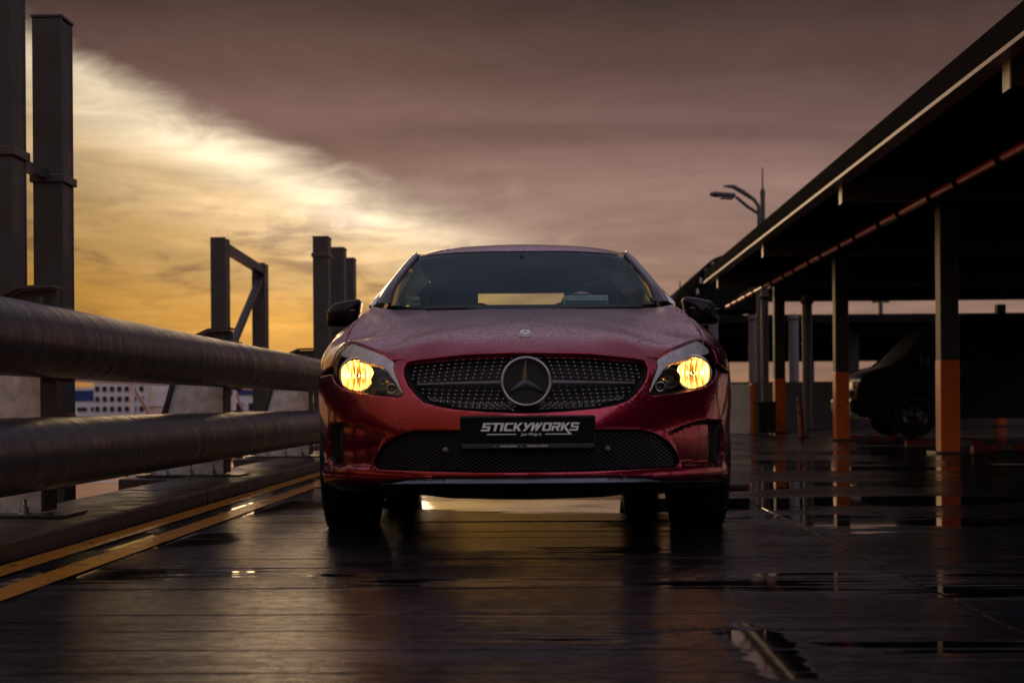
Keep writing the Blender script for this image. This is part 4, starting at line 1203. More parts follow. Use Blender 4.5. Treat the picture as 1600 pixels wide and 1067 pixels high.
# round emblem on the bonnet nose
bz = P3(822.5, 524, .31)
nd = np.array(hoodmap(np.array([0, 0.0]), np.array([.30, .32])))
sl_ = math.atan2(nd[1][2] - nd[0][2], .02)
eb = empty('bonnet_emblem', (0, .305, float(H2(0, .305)[0]) + .006), parent=car); eb.rotation_euler = (sl_ + .25, 0, 0)
MB().lathe([(0, .007), (.022, .006), (.027, .004), (.029, 0)], 28).build('disc', M_badge, eb)
MB().lathe([(.0225, .0066), (.0245, .0082), (.0265, .0066)], 28).build('rim', M_star, eb)
for k in range(3):
    a = math.pi / 2 + k * 2 * math.pi / 3
    MB().add([(.019 * math.cos(a), .019 * math.sin(a), .0072), (.003 * math.cos(a + 1.05), .003 * math.sin(a + 1.05), .0085), (.003 * math.cos(a - 1.05), .003 * math.sin(a - 1.05), .0085)], [(0, 1, 2)]).build('star_arm', M_star, eb)
# washer nozzle bumps are absent; wipers lie on the cowl
cowl = loft([[(-.70, 1.38, .962), (-.4, 1.20, .955), (0, 1.115, .948), (.4, 1.20, .955), (.70, 1.38, .962)],
             [(-.68, 1.50, .985), (-.4, 1.33, .972), (0, 1.25, .962), (.4, 1.33, .972), (.68, 1.50, .985)]], 4, 30)
MB().grid(cowl).build('cowl', M_trim, car)
for pts in ([(-.45, 1.22, .972), (-.25, 1.19, .972), (.05, 1.17, .969), (.18, 1.19, .968)], [(.12, 1.16, .966), (.3, 1.19, .970), (.55, 1.29, .978)]):
    MB().tube(catmull(pts, 14), .007, 8).build('wiper', M_trim, car)

# ---- windscreen, pillars, roof, side glass, tail
GB = [(0, 1.12, .957), M3(720, 482, 1.19), M3(650, 481, 1.33), M3(611, 477, 1.46)]
GM1 = [(0, 1.40, 1.083), (.34, 1.45, 1.083), (.56, 1.54, 1.080), M3(619.5, 450, 1.60)]
GM2 = [(0, 1.68, 1.203), (.31, 1.72, 1.200), (.50, 1.78, 1.190), M3(638.8, 421.7, 1.82)]
GT = [P3(822.5, 394, 1.95), M3(740, 395, 1.97), M3(690, 398, 2.01), M3(654.5, 402, 2.05)]
GT[0] = (0, GT[0][1], GT[0][2])
def sym(r): return [(-x, y, z) for x, y, z in r[:0:-1]] + list(r)
glass = loft([sym(GB), sym(GM1), sym(GM2), sym(GT)], 24, 41)
ws = MB().grid(glass).build('windscreen', M_wind, car, fix=False)
band = [[(p[0], p[1] + .006, p[2] - .004) for p in r] for r in glass[20:]]
MB().grid(band).build('shade_band', glass_mat('shade_band_glass', (.30, .28, .33)), ws, fix=False)
def edge_curve(c): return catmull(c, 30)
gE = [r[-1] for r in glass]
oE = catmull([M3(584, 477, 1.50), M3(600, 452, 1.70), M3(624, 421.7, 1.95), M3(638, 406, 2.10), M3(652, 395, 2.28)], 24)
for s_ in (1, -1):
    rows = []
    for a, b in zip(gE, oE):
        a, b = np.array(a), np.array(b)
        mid = (a + b) / 2 + np.array((.012, -.03, .012))
        c = catmull([a + np.array((.012, 0, .004)), a * .55 + b * .45 + np.array((.010, -.022, .012)), b], 9)
        rows.append([(s_ * p[0], p[1], p[2]) for p in c])
    MB().grid(rows, flip=(s_ < 0)).build('pillar', M_gloss, car, fix=False)
    seal = MB().tube([(s_ * (p[0] + .006), p[1] - .004, p[2] + .004) for p in gE], .0085, 8); seal.build('window_seal', M_trim, car)
RF = []
for d, zc, xe, ze in ((1.955, None, None, None), (2.15, 1.366, .515, 1.331), (2.6, 1.412, .555, 1.368), (3.1, 1.413, .56, 1.366), (3.6, 1.378, .54, 1.335), (4.0, 1.315, .50, 1.285)):
    if zc is None:
        RF.append(sym([(p[0] * .985, p[1] + .008, p[2] + .006) for p in GT])); continue
    RF.append(sym([(0, d, zc), (xe * .5, d + .01, zc - (zc - ze) * .18), (xe * .82, d + .03, zc - (zc - ze) * .55), (xe, d + .06, ze)]))
roof = loft(RF, 40, 41)
rf = MB().grid(roof).build('roof', M_paint, car, fix=False)
MB().grid([[(p[0], p[1], p[2] - .03) for p in r] for r in roof]).build('headliner', M_cabin, rf)
rail = [r[-1] for r in roof][4:]
oE2 = [tuple(p) for p in oE]
for s_ in (1, -1):
    top_c = catmull([oE2[-1], (.575, 2.6, 1.345), (.585, 3.1, 1.34), (.565, 3.6, 1.305), (.52, 4.02, 1.262)], 40)
    rr = []
    rl_ = catmull([GT[-1]] + [r[-1] for r in roof][6::4], 40)
    for a, b in zip(rl_, top_c):
        c = catmull([a, (np.array(a) + b) / 2 + np.array((.012, 0, .010)), b], 6)
        rr.append([(s_ * p[0], p[1], p[2]) for p in c])
    MB().grid(rr, flip=(s_ < 0)).build('roof_rail', M_paint, car, fix=False)
    full_top = np.vstack([oE[:-1], top_c]); nn = 60
    full_top = catmull(full_top, nn)
    bl = catmull([(x, d, z) for d, x, z in KD if d > 1.3] , nn)
    bl[0] = (.712, 1.45, .98)
    rows = [[(s_ * p[0], p[1], p[2]) for p in catmull([b_, (np.array(b_) * .5 + np.array(t_) * .5) + np.array((.02, 0, 0)), t_], 7)] for b_, t_ in zip(bl, full_top)]
    g = MB().grid(rows[:50], flip=(s_ < 0)).build('side_window', M_tint, car, fix=False)
    MB().grid([[(q[0] + s_ * .004, q[1], q[2]) for q in r] for r in rows[22:25]], flip=(s_ < 0)).build('door_pillar', M_trim, car, fix=False)
    MB().grid([[(q[0] + s_ * .003, q[1], q[2]) for q in r] for r in rows[49:]], flip=(s_ < 0)).build('rear_pillar', M_paint, car, fix=False)
# tailgate: frame around the rear window
def tail_row(z, d, hw): return [(x, d - .10 * (abs(x) / hw) ** 3, z) for x in np.linspace(-hw, hw, 15)]
MB().grid([tail_row(1.31, 4.02, .50), tail_row(1.262, 4.08, .53)]).build('tail_spoiler', M_paint, car)
MB().grid([tail_row(1.262, 4.06, .53), tail_row(1.14, 4.14, .58), tail_row(1.02, 4.18, .62)]).build('rear_window', glass_mat('rear_glass', (.92, .92, .80)), car)
MB().grid([tail_row(1.02, 4.185, .64), tail_row(.96, 4.20, .70)]).build('tailgate', M_paint, car)

# ---- cabin
MB().grid(loft([[(-.66, 1.50, .93), (0, 1.30, .93), (.66, 1.50, .93)], [(-.66, 1.58, 1.002), (0, 1.48, 1.0), (.66, 1.58, 1.002)], [(-.66, 1.85, 1.0), (0, 1.80, .99), (.66, 1.85, 1.0)], [(-.66, 1.95, .7), (0, 1.92, .7), (.66, 1.95, .7)]], 14, 20)).build('dashboard', M_cabin, car)
MB().box((0, 2.9, .62), (1.36, 2.5, .16)).build('cabin_floor', M_cabin, car)
for s_ in (-1, 1):
    sx = s_ * .37
    MB().box((sx, 2.40, .86), (.44, .14, .46), Matrix.Rotation(R(-14), 3, 'X'), bev=.06).build('seat_back', M_cabin, car)
    MB().box((sx, 2.47, 1.135), (.27, .10, .175), Matrix.Rotation(R(-10), 3, 'X'), bev=.045).build('headrest', M_cabin, car)
    MB().box((s_ * .655, 2.9, .80), (.03, 2.5, .40)).build('door_card', M_cabin, car)
MB().box((0, 3.55, .91), (1.26, .16, .48), Matrix.Rotation(R(-12), 3, 'X'), bev=.05).build('rear_seat', M_cabin, car)
MB().box((0, 3.92, 1.14), (1.10, .42, .03)).build('parcel_shelf', M_cabin, car)
MB().lathe([(.172, 0), (.187, .012), (.19, .02), (.187, .03), (.172, .035)], 32, 'y', (.37, 1.96, .97)).build('steering_wheel', M_trim, car)
mbx = MB().box((-.02, 1.90, 1.235), (.24, .05, .065), bev=.02).build('rear_view_mirror', M_trim, car)
MB().tube([(0, 1.9, 1.25), (0, 1.86, 1.28)], .01, 6).build('stalk', M_trim, mbx)
# toll unit and its glow
iu = MB().box((-.535, 1.66, 1.035), (.075, .05, .055), bev=.008).build('toll_unit', mat('toll_unit_grey', (.30, .36, .36), .4), car)
MB().box((-.525, 1.632, 1.05), (.035, .004, .016)).build('unit_screen', mat('unit_screen_white', (.7, .72, .7), .3), iu)
MB().box((-.56, 1.632, 1.013), (.016, .004, .006)).build('unit_light', glow_mat('unit_led', (1.0, .8, .15), .8), iu)

# ---- grille
def gpt(s, z, e): return skin(s, z, e)[0]
gouter = mir(GR_TOP + GR_SIDE[:-1] + [GR_SIDE[-1]])
GRP = [(-a, b) for a, b in (GR_TOP + GR_SIDE)[1:-1]][::-1] + GR_TOP + GR_SIDE
gr = put('grille', panel(GRP, smap(.075), (), .03, rim=.003, depth=.004), M_dark)
# surround wall that closes the opening
wl = dens(GRP, .012); m = MB(); n = len(wl); A = np.array(wl)
w0 = skin(A[:, 0], A[:, 1], .006); w1 = skin(A[:, 0], A[:, 1], .085)
m.add(list(w0) + list(w1), [(i, (i + 1) % n, n + (i + 1) % n, n + i) for i in range(n)], True)
m.build('grille_wall', M_dark, gr, fix=False)
zt_c, zb_c = GR_TOP[0][1], GR_SIDE[-1][1]
zst = (zt_c + zb_c) / 2 + 0.002                     # height of the star
pin = MB(); wires = MB(); scale_m = MB()
gin = np.array(GRP)
def in_g(s, z, mg): return poly_dist(gin, [s], [z])[0] > mg
ico_v = [(0, 0, 1), (0, 0, -1), (1, 0, 0), (-1, 0, 0), (0, 1, 0), (0, -1, 0)]
rows_up = [zst + .020 + .0145 * k for k in range(8)]
rows_dn = [zst - .020 - .0145 * k for k in range(9)]
for ri, zr in enumerate(rows_up + rows_dn):
    above = ri < len(rows_up)
    k_ = ri if above else ri - len(rows_up)
    prev = None
    for c in range(-19, 20):
        sb = c * .0305 + (.5 if False else 0) * .0305
        # columns fan out towards the middle and lean
        lean = (1 if above else -1) * 0.22 * (zr - zst) * (1 if sb > 0 else -1) * (-1 if above else 1) * max(0, 1 - abs(sb) / .42) * 2.2
        s_ = sb + lean
        z_ = zr - (0.018 * (abs(s_) / .48) ** 2 if above else -0.012 * (abs(s_) / .48) ** 2)
        ok = in_g(s_, z_, .007) and math.hypot(s_, z_ - zst) > .098
        if not ok: prev = None; continue
        q = gpt(s_, z_, .030)
        rr_ = .0048
        pin.add([(q[0] + a * rr_, q[1] + b * rr_ * .7, q[2] + c2_ * rr_ * .8) for a, b, c2_ in ico_v], [(0, 2, 5), (0, 5, 3), (0, 3, 4), (0, 4, 2), (1, 5, 2), (1, 3, 5), (1, 4, 3), (1, 2, 4)], True)
        if prev is not None: wires.bar(prev, q + np.array((0, .004, 0)), .0018, .0016)
        prev = q + np.array((0, .004, 0))
o = pin.build('pin_studs', mat('stud_chrome', (.62, .62, .64), .3, .5), gr, fix=False); o['kind'] = 'stuff'
o = wires.build('pin_wires', mat('wire_grey', (.10, .10, .10), .4, .5), gr, fix=False); o['kind'] = 'stuff'
# lower scales that catch the light
for s_ in (1, -1):
    for k in range(14):
        sa = .05 + k * .025
        for r_ in range(2):
            z_ = zb_c + .012 + .014 * r_ + (.040 * (sa / .48) ** 2.4)
            if not in_g(sa + .0225, z_, .003): continue
            p = [gpt(s_ * (sa + a), z_ + b, e) for a, b, e in ((0, 0, .030), (.019, .002, .030), (.024, .0115, .045), (.005, .0095, .045))]
            scale_m.add(p, [(0, 1, 2, 3) if s_ > 0 else (3, 2, 1, 0)])
o = scale_m.build('lower_scales', mat('scale_chrome', (.46, .47, .48), .25, .7), gr, fix=False); o['kind'] = 'stuff'
for s_ in (1, -1):
    m = MB(); rows = []
    for t in np.linspace(0, 1, 16):
        s0 = .092 + t * .365
        hh = .0125 * (1 - .35 * t)
        zc = zst - .004 - .004 * t
        e_ = .012 + .014 * t
        rows.append([gpt(s_ * s0, zc + a * hh, e_ + b) for a, b in ((1.0, .02), (.75, .0), (.1, -.006), (-.25, .0), (-.8, .004), (-1.0, .02))])
    m.grid(rows, flip=(s_ > 0)); m.build('louvre', M_satin, gr, fix=True)
# star in ring
st = empty('star_emblem', tuple(gpt(0, zst, 0.004)), parent=gr)
st.rotation_euler = (R(-9), 0, 0)
RS = .091
prof = []
for k in range(11):
    a = 2 * math.pi * k / 10
    prof.append((RS + .0075 * math.cos(a), -.004 + .010 * math.sin(a)))
MB().lathe(prof, 56, 'y').build('ring', M_star, st)
MB().lathe([(0, .022), (RS, .022)], 40, 'y', smooth=False).build('backing', M_dark, st)
for k in range(3):
    a = math.pi / 2 + k * 2 * math.pi / 3
    tip_ = (RS * .97 * math.cos(a), .010, RS * .97 * math.sin(a))
    l_ = (.021 * math.cos(a + math.pi / 3), .012, .021 * math.sin(a + math.pi / 3))
    r_ = (.021 * math.cos(a - math.pi / 3), .012, .021 * math.sin(a - math.pi / 3))
    MB().add([(0, -.012, 0), l_, tip_, r_], [(0, 1, 2), (0, 2, 3)]).build('star_arm', M_star, st)
mm = MB()
for k in range(-9, 10):
    for dr in (1, -1):
        c0 = k * .0135
        for (x0, z0, x1, z1) in [(c0 - .09, -.09 * dr, c0 + .09, .09 * dr)]:
            # clip to the disc
            pts = [(x0 + (x1 - x0) * t, z0 + (z1 - z0) * t) for t in np.linspace(0, 1, 41)]
            pts = [q for q in pts if math.hypot(*q) < RS * .94]
            if len(pts) > 1: mm.bar((pts[0][0], .017, pts[0][1]), (pts[-1][0], .017, pts[-1][1]), .0022, .003)
o = mm.build('backing_mesh', M_trim, st); o['kind'] = 'stuff'

# ---- lower intake
IP = mir(INT)
it = put('lower_intake', panel(IP, smap(.10), (), .03, rim=.003, depth=.004), M_dark)
wl = dens(IP, .012); n = len(wl); A = np.array(wl)
if area(wl) < 0: A = A[::-1]
w0 = skin(A[:, 0], A[:, 1], .004); w1 = skin(A[:, 0], A[:, 1], .11)
MB().add(list(w0) + list(w1), [(i, n + i, n + (i + 1) % n, (i + 1) % n) for i in range(n)], True).build('intake_wall', M_trim, it, fix=False)
gm = MB(); IA = np.array(IP)
sp_, slope = .026, .58
zc = np.mean(A[:, 1])
for fam in (1, -1):
    for k in range(-60, 61):
        pts = []
        for t in np.linspace(-.14, .14, 57):
            s_, z_ = k * sp_ + t / slope * fam, zc + t
            pts.append((s_, z_))
        q = np.array(pts); ok = (poly_dist(IA, q[:, 0], q[:, 1]) > .001) 
        run = []
        for i in range(len(pts) + 1):
            if i < len(pts) and ok[i]: run.append(pts[i])
            else:
                if len(run) > 2:
                    r_ = run[::5] + [run[-1]]
                    pp = skin([a for a, b in r_], [b for a, b in r_], .018)
                    for a, b in zip(pp[:-1], pp[1:]): gm.bar(a, b, .0042, .0040)
                run = []
o = gm.build('intake_mesh', mat('mesh_plastic', (.022, .022, .026), .32), it, fix=False); o['kind'] = 'stuff'
for u_ in (696,):
    a = px(695.5, 703.5)
    for s_ in (1, -1):
        q = gpt(s_ * a[0], a[1], .006)
        MB().lathe([(0, -.006), (.009, -.006), (.010, 0), (.0125, 0), (.0135, .01), (.0135, .03)], 20, 'y', tuple(q)).build('parking_sensor', M_satin, car)

# ---- headlights
def headlight(s_):
    F = (lambda vf: vf) if s_ > 0 else flip_x
    root = empty('headlight', (0, 0, 0), parent=car)
    put('lens', F(panel(HL, smap(.003), (), .014, rim=.003, gap=.001, depth=.012)), M_lens, root)
    back = lambda a, b: skin(a, b, .004) + np.array((-.02, .17, 0)) * np.ones((len(np.atleast_1d(a)), 1))
    A = np.array(dens(HL, .012)); A = A if area(A) > 0 else A[::-1]
    w0 = skin(A[:, 0], A[:, 1], .016); w1 = w0 + np.array((-.03, .16, 0)); n = len(A)
    put('housing', F((list(map(tuple, w0)) + list(map(tuple, w1)), [(i, n + i, n + (i + 1) % n, (i + 1) % n) for i in range(n)])), M_house, root)
    bk = panel(HL, lambda a, b: skin(a, b, .016) + np.array((-.03, .155, 0)), (), .03, rimless=True)
    put('housing_back', F(bk), M_house, root)
    # frosted brow and inner light guide
    brow = pxs([(611, 563.5), (598, 553.5), (585, 547.5), (573.5, 542.7), (562, 538.2), (551, 535.2), (543, 537), (534, 544), (527, 550.5), (526.5, 555.5), (543, 560.5), (565.6, 566), (592, 571.5), (602, 581), (614, 598), (625, 615.5), (626.5, 613), (619, 594), (614, 582), (611, 573)])
    put('light_guide', F(panel(brow, smap(.014), (), .014, rim=.003, gap=.0, depth=.02)), M_guide, root)
    tr_ = catmull([skin(*px(u_, v_), .008)[0] for u_, v_ in ((612.5, 566), (613.5, 574), (617, 584), (621.5, 596), (625.5, 608), (627, 614.5))], 24)
    MB().tube([(s_ * p[0], p[1], p[2]) for p in tr_], .0032, 8).build('chrome_trim', M_chrome, root)
    tr_ = catmull([skin(*px(u_, v_), .010)[0] for u_, v_ in ((528, 556.5), (543, 561.5), (565, 567), (590, 572), (601, 582))], 24)
    MB().tube([(s_ * p[0], p[1], p[2]) for p in tr_], .0022, 8).build('chrome_trim', M_chrome, root)
    # main reflector bowl
    c = px(553.5, 586); q = skin(c[0], c[1], 0)[0]
    cx, cy_, cz = s_ * (q[0] - .006), q[1] + .045, q[2]
    RB = .066
    prof = [(RB * t, .075 * (1 - t * t)) for t in np.linspace(1, .12, 12)]
    nseg = 48; rows = []
    for r_, h in prof:
        row = []
        for k in range(nseg + 1):
            a = 2 * math.pi * k / nseg
            x_, z_ = r_ * math.cos(a), r_ * math.sin(a) * .93
            rib = .007 * abs(math.sin(x_ / RB * math.pi * 3.0))       # vertical flutes
            row.append((cx + x_, cy_ + h - rib, cz + z_))
        rows.append(row)
    bw = MB().grid(rows).build('reflector', M_refl, root)
    MB().lathe([(RB - .002, 0), (RB + .004, -.003), (RB + .008, .0), (RB + .008, .03)], 40, 'y', (cx, cy_, cz)).build('bezel', M_refl, bw)
    MB().lathe([(0, .018), (.004, .019), (.0055, .024), (.0055, .048), (.003, .052)], 16, 'y', (cx, cy_, cz)).build('bulb', glow_mat('halogen_bulb', (1.0, .37, .055), 50.0), bw)
    MB().lathe([(0, .006), (.006, .007), (.007, .012), (.006, .016)], 16, 'y', (cx, cy_, cz)).build('bulb_cap', M_refl, bw)
    # second bowl (unlit high beam) and indicator
    for (u_, v_, rr, dp, nm) in ((594, 594, .036, .05, 'beam_reflector'), (610, 607, .015, .03, 'indicator')):
        c = px(u_, v_); q = skin(c[0], c[1], 0)[0]
        o_ = (s_ * q[0], q[1] + .035, q[2])
        ob = MB().lathe([(rr * t, dp * (1 - t * t)) for t in np.linspace(1, .05, 9)], 28, 'y', o_).build(nm, M_refl if nm != 'indicator' else M_chrome, root)
        MB().lathe([(rr, 0), (rr + .004, -.003), (rr + .006, .02)], 28, 'y', o_).build('bezel', M_chrome if nm == 'indicator' else M_house, ob)
        MB().lathe([(0, .0), (rr * .28, .004), (rr * .3, dp * .8)], 14, 'y', o_).build('bulb_cap', M_house if nm != 'indicator' else M_chrome, ob)
headlight(1); headlight(-1)

# ---- mirrors
for s_ in (1, -1):
    out = [M3(510.5, 498, 1.56), M3(512, 484, 1.56), M3(522, 474, 1.56), M3(545, 468.8, 1.56), M3(561, 467, 1.56), M3(565, 471, 1.56), M3(562, 490, 1.56), M3(555, 508, 1.56), M3(550, 511, 1.56), M3(514, 510.5, 1.56), M3(510, 507, 1.56)]
    P = np.array(dens([(p[0], p[2]) for p in out], .012)); c0 = P.mean(0)
    P = catmull(np.vstack([P, P[:1]]), 60)[:-1]
    rows = []
    for k, (sc_, dy_) in enumerate(((.02, -.055), (.4, -.053), (.7, -.045), (.88, -.028), (.97, -.01), (1.0, .02), (1.0, .08), (.97, .095))):
        ring = [tuple([s_ * (c0[0] + (p[0] - c0[0]) * sc_), 1.56 + dy_, c0[1] + (p[1] - c0[1]) * sc_]) for p in P]
        rows.append(ring + [ring[0]])
    mh = MB().grid(rows).build('wing_mirror', mat('mirror_black', (.006, .006, .007), .2, spec=.25), car)
    MB().add([(s_ * (c0[0] + (p[0] - c0[0]) * .9), 1.65, c0[1] + (p[1] - c0[1]) * .9) for p in P], [tuple(range(len(P)))]).build('mirror_glass', M_chrome, mh)
    MB().tube([(s_ * .80, 1.58, .925), (s_ * .735, 1.60, .93), (s_ * .70, 1.62, .94)], [.03, .032, .035], 12).build('mirror_arm', M_gloss, mh)
    MB().tube([(s_ * (c0[0] - .06), 1.512, c0[1] + .012), (s_ * (c0[0] + .03), 1.511, c0[1] + .010), (s_ * (c0[0] + .085), 1.53, c0[1] + .006)], .0045, 6).build('indicator_strip', M_satin, mh)

# ---- wheels
def wheel(x, d):
    s_ = 1 if x > 0 else -1
    w_ = empty('wheel', (x, d, .313), parent=car)
    hw = .1125; Rt = .318
    prof = [(.215, -hw + .012), (.25, -hw - .004), (.285, -hw), (.305, -hw + .014), (.314, -hw + .032)]
    for k in range(4):                                # circumferential tread grooves
        c = -.066 + k * .044
        prof += [(Rt, c - .006), (Rt - .009, c - .0045), (Rt - .009, c + .0045), (Rt, c + .006)]
    prof += [(.314, hw - .032), (.305, hw - .014), (.285, hw), (.25, hw + .004), (.215, hw - .012)]
    ty = MB().lathe(prof, 56, 'x').build('tyre', M_tyre, w_)
    bl_ = MB()
    for k in range(44):
        a = 2 * math.pi * k / 44
        for e_ in (-1, 1):
            ca, sa = math.cos(a), math.sin(a)
            rot = Matrix.Rotation(a, 3, 'X')
            bl_.box(rot @ Vector((e_ * .094, Rt - .006, 0)), (.022, .014, .030), rot)
    o = bl_.build('tread_blocks', M_tyre, w_); o['kind'] = 'stuff'
    rim_ = MB().lathe([(.218, -hw + .01), (.205, -hw + .03), (.195, 0), (.205, hw - .03), (.222, hw - .008), (.214, hw - .002), (.200, hw - .02)], 40, 'x').build('rim', M_alloy, w_)
    for k in range(5):
        a = 2 * math.pi * k / 5 + .3
        MB().bar((s_ * .07, .03 * math.cos(a), .03 * math.sin(a)), (s_ * .085, .205 * math.cos(a), .205 * math.sin(a)), .045, .03, up=(1, 0, 0)).build('spoke', M_alloy, rim_)
    MB().lathe([(0, s_ * .095), (.03, s_ * .09), (.05, s_ * .07), (.05, 0)], 20, 'x').build('hub', M_alloy, rim_)
    MB().lathe([(.15, -.01), (.15, .012), (.0, .012)], 28, 'x', (s_ * .01, 0, 0)).build('brake_disc', M_satin, w_)
for d in (.93, 3.63):
    for s_ in (1, -1): wheel(s_ * .750, d)
# ---- underside
MB().box((0, 2.2, .27), (1.22, 3.9, .14), bev=.03).build('underbody', M_dark, car)
MB().box((0, .50, .245), (1.16, .62, .10), bev=.03).build('splash_guard', M_dark, car)
MB().box((0, 4.0, .36), (1.5, .34, .26), bev=.05).build('rear_valance', M_dark, car)
for s_ in (1, -1):
    for d in (.93, 3.63):
        rows = []
        for k in range(15):
            a = math.pi * k / 14
            rows.append([(s_ * xx, d + .36 * math.cos(a), .318 + .36 * math.sin(a)) for xx in (.60, .85)])
        MB().grid(rows).build('wheel_arch_liner', M_dark, car)
        MB().box((s_ * .61, d, .52), (.02, .72, .42)).build('inner_guard', M_dark, car)
    MB().tube([(s_ * .565, .62, .20), (s_ * .565, .62, .155)], .016, 10).build('jacking_stub', M_trim, car)
MB().box((0, .95, .56), (1.2, 1.1, .26)).build('engine_block', M_dark, car)

# ---- number plate with its lettering
tl, br = P3(718.5, 649, -.03), P3(931, 702, -.03)
pw_, ph_ = br[0] - tl[0], tl[2] - br[2] - .004
pcx, pcz = (tl[0] + br[0]) / 2, (tl[2] + br[2]) / 2
npl = empty('number_plate', (pcx, -.022, pcz), parent=car)
MB().box((0, 0.006, 0), (pw_, .016, ph_), bev=.0065).build('frame', mat('plate_frame', (.010, .010, .012), .45, spec=.3), npl)
MB().box((0, -.0025, .0095), (pw_ - .014, .004, ph_ - .030), bev=.0018).build('plate', mat('plate_black', (.003, .003, .0035), .5, spec=.15), npl)
MB().box((0, -.0030, -ph_ / 2 + .0125), (pw_ - .014, .004, .0165), bev=.0015).build('dealer_strip', mat('dealer_strip_grey', (.045, .045, .06), .35), npl)
M_let = mat('plate_white', (.94, .97, .95), .5, var=.03)
GL = {
 'S': [[(0, 1), (1, 1), (1, .78), (0, .78)], [(0, 1), (.30, 1), (.30, .40), (0, .40)], [(0, .60), (1, .60), (1, .40), (0, .40)], [(.70, .60), (1, .60), (1, 0), (.70, 0)], [(-.08, .22), (1, .22), (1, 0), (-.08, 0)]],
 'T': [[(-.05, 1), (1.05, 1), (1.05, .78), (-.05, .78)], [(.34, .9), (.66, .9), (.66, 0), (.34, 0)]],
 'I': [[(0, 1), (.32, 1), (.32, 0), (0, 0)]],
 'C': [[(.1, 1), (1, 1), (1, .78), (.1, .78)], [(0, .9), (.1, 1), (.32, 1), (.32, 0), (.1, 0), (0, .1)], [(.1, .22), (1, .22), (1, 0), (.1, 0)]],
 'K': [[(0, 1), (.30, 1), (.30, 0), (0, 0)], [(.68, 1), (1.05, 1), (.56, .48), (.2, .48)], [(.2, .56), (.56, .56), (1.05, 0), (.68, 0)]],
 'Y': [[(0, 1), (.34, 1), (.58, .5), (.40, .36), (.24, .5)], [(.80, 1), (1.12, 1), (.42, 0), (.06, 0)]],
 'W': [[(0, 1), (.26, 1), (.26, .3), (.26, 0), (0, 0)], [(.10, .3), (.56, 1), (.72, 1), (.26, 0), (.10, 0)], [(.55, 1), (.78, 1), (.78, 0), (.55, 0)], [(.62, .3), (1.02, 1), (1.32, 1), (.78, 0), (.62, 0)]],
 'O': [[(.1, 1), (.95, 1), (.95, .78), (.1, .78)], [(0, .9), (.1, 1), (.30, 1), (.30, 0), (.1, 0), (0, .1)], [(.75, 1), (.95, 1), (1.05, .9), (1.05, .1), (.95, 0), (.75, 0)], [(.1, .22), (.95, .22), (.95, 0), (.1, 0)]],
 'R': [[(0, .62), (.30, .62), (.30, 0), (0, 0)], [(0, 1), (.9, 1), (.9, .78), (0, .78)], [(.72, 1), (.92, 1), (1.04, .88), (1.04, .5), (.94, .4), (.72, .4)], [(.3, .60), (.9, .60), (.9, .40), (.3, .40)], [(.44, .45), (.8, .45), (1.04, 0), (.70, 0)]],
}
# logo box on the plate, from the photograph
l0, l1 = P3(751.5, 676, -.03), P3(906.5, 659, -.03)
lw, lh = l1[0] - l0[0], .0310
adv = {'I': .46, 'W': 1.36, 'Y': 1.06, 'T': 1.1}
word = 'STICKYWORKS'
tot = sum(adv.get(c, 1.14) for c in word)
kx = (lw - .006) / tot
x = l0[0] - pcx + .001; z0 = (l0[2] + l1[2]) / 2 - pcz - lh / 2 + .002
for i, c in enumerate(word):
    m = MB()
    for j, poly in enumerate(GL[c]):
        f0 = lambda a, b, yy=-.0052 - j * .00004: (x + a * kx + b * lh * .26, yy, z0 + b * lh)
        m.prism(poly, f0, lambda a, b: (x + a * kx + b * lh * .26, -.0042, z0 + b * lh))
    m.build('letter', M_let, npl)
    if i == 9: xk = x
    x += adv.get(c, 1.14) * kx
zu = z0 - .0118
u0, u1, u2, u3 = (P3(q, 681, -.03)[0] - pcx for q in (761, 806.5, 852, 889))
MB().box(((u0 + u1) / 2, -.0048, zu), (u1 - u0, .0012, .0036)).build('underline', M_let, npl)
MB().prism([(u2, zu - .0018), (u3 + .012, zu - .0018), (xk + .98 * kx, z0 + .001), (xk + .66 * kx, z0 + .001), (u3 - .001, zu + .0018), (u2, zu + .0018)], lambda a, b: (a, -.0054, b), lambda a, b: (a, -.0042, b)).build('underline_arrow', M_let, npl)
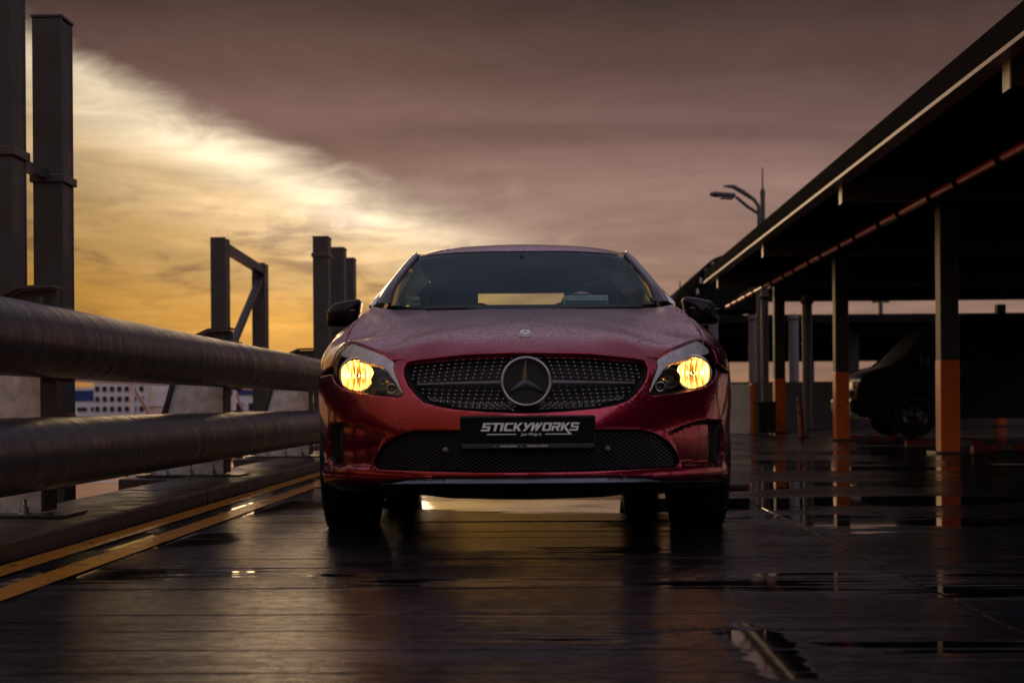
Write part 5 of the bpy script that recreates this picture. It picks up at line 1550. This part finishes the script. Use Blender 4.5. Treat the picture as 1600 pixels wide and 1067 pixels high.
def text(body, size, cx, cz, y, shear=0.0, m=M_let, name='lettering', bold=0.0, sx=1.0):
    cu = bpy.data.curves.new(name, 'FONT'); cu.body = body; cu.size = size; cu.shear = shear; cu.align_x = 'CENTER'; cu.extrude = .0004; cu.offset = bold
    ob = bpy.data.objects.new('tmp', cu); COL.objects.link(ob)
    dg = bpy.context.evaluated_depsgraph_get(); me = bpy.data.meshes.new_from_object(ob.evaluated_get(dg))
    bpy.data.objects.remove(ob)
    me.transform(Matrix.Translation((cx, y, cz)) @ Matrix.Rotation(R(90), 4, 'X') @ Matrix.Diagonal((sx, 1, 1, 1)))
    return link_mesh(name, me, m, npl)
text('Just Wrap It', .0150, (u1 + u2) / 2 + .001, zu - .0050, -.0048, .25, bold=.0002)
zs = -ph_ / 2 + .0098
text('CC', .0085, -.123, zs, -.0056, 0, mat('dealer_blue', (.22, .26, .55), .4), bold=.0005)
text('CYCLE & CARRIAGE', .0070, -.072, zs + .0005, -.0056, bold=.0003)
text('|', .0105, -.0255, zs - .0006, -.0056)
text('EXCEPTIONAL  JOURNEYS', .0064, .035, zs + .0007, -.0056, bold=.0003)

# ---- tissue box on the dashboard (a thing of its own)
tb0 = P3(881.5, 474, 1.62); tb1 = P3(950, 455, 1.62)
wc = FWD * (Y0 + 1.66) + RGT * (XCAR + (tb0[0] + tb1[0]) / 2)
tb = empty('tissue_box', (wc.x, wc.y, 1.003), YAW); tag(tb, 'pale blue tissue box on the car dashboard behind the windscreen', 'box')
tw = tb1[0] - tb0[0]
MB().box((0, 0, .028), (tw, .10, .056), bev=.004).build('carton', mat('carton_pale_blue', (.62, .85, .92), .5), tb)
MB().box((0, -.0512, .020), (tw - .008, .002, .024)).build('teal_band', mat('carton_teal', (.03, .16, .20), .5), tb)
tr = random.Random(5)
cr = [[(-.075 + .11 * j / 7 + tr.uniform(-.004, .004), -.02 + .05 * i / 3 + tr.uniform(-.006, .006), .057 + .020 * math.sin(math.pi * (j + .3) / 7.6) * math.sin(math.pi * (i + .5) / 4) + tr.uniform(0, .006)) for j in range(8)] for i in range(4)]
MB().grid(cr).build('tissue', mat('tissue_mauve', (.80, .55, .80), .8), tb)
# haze-free: nothing else
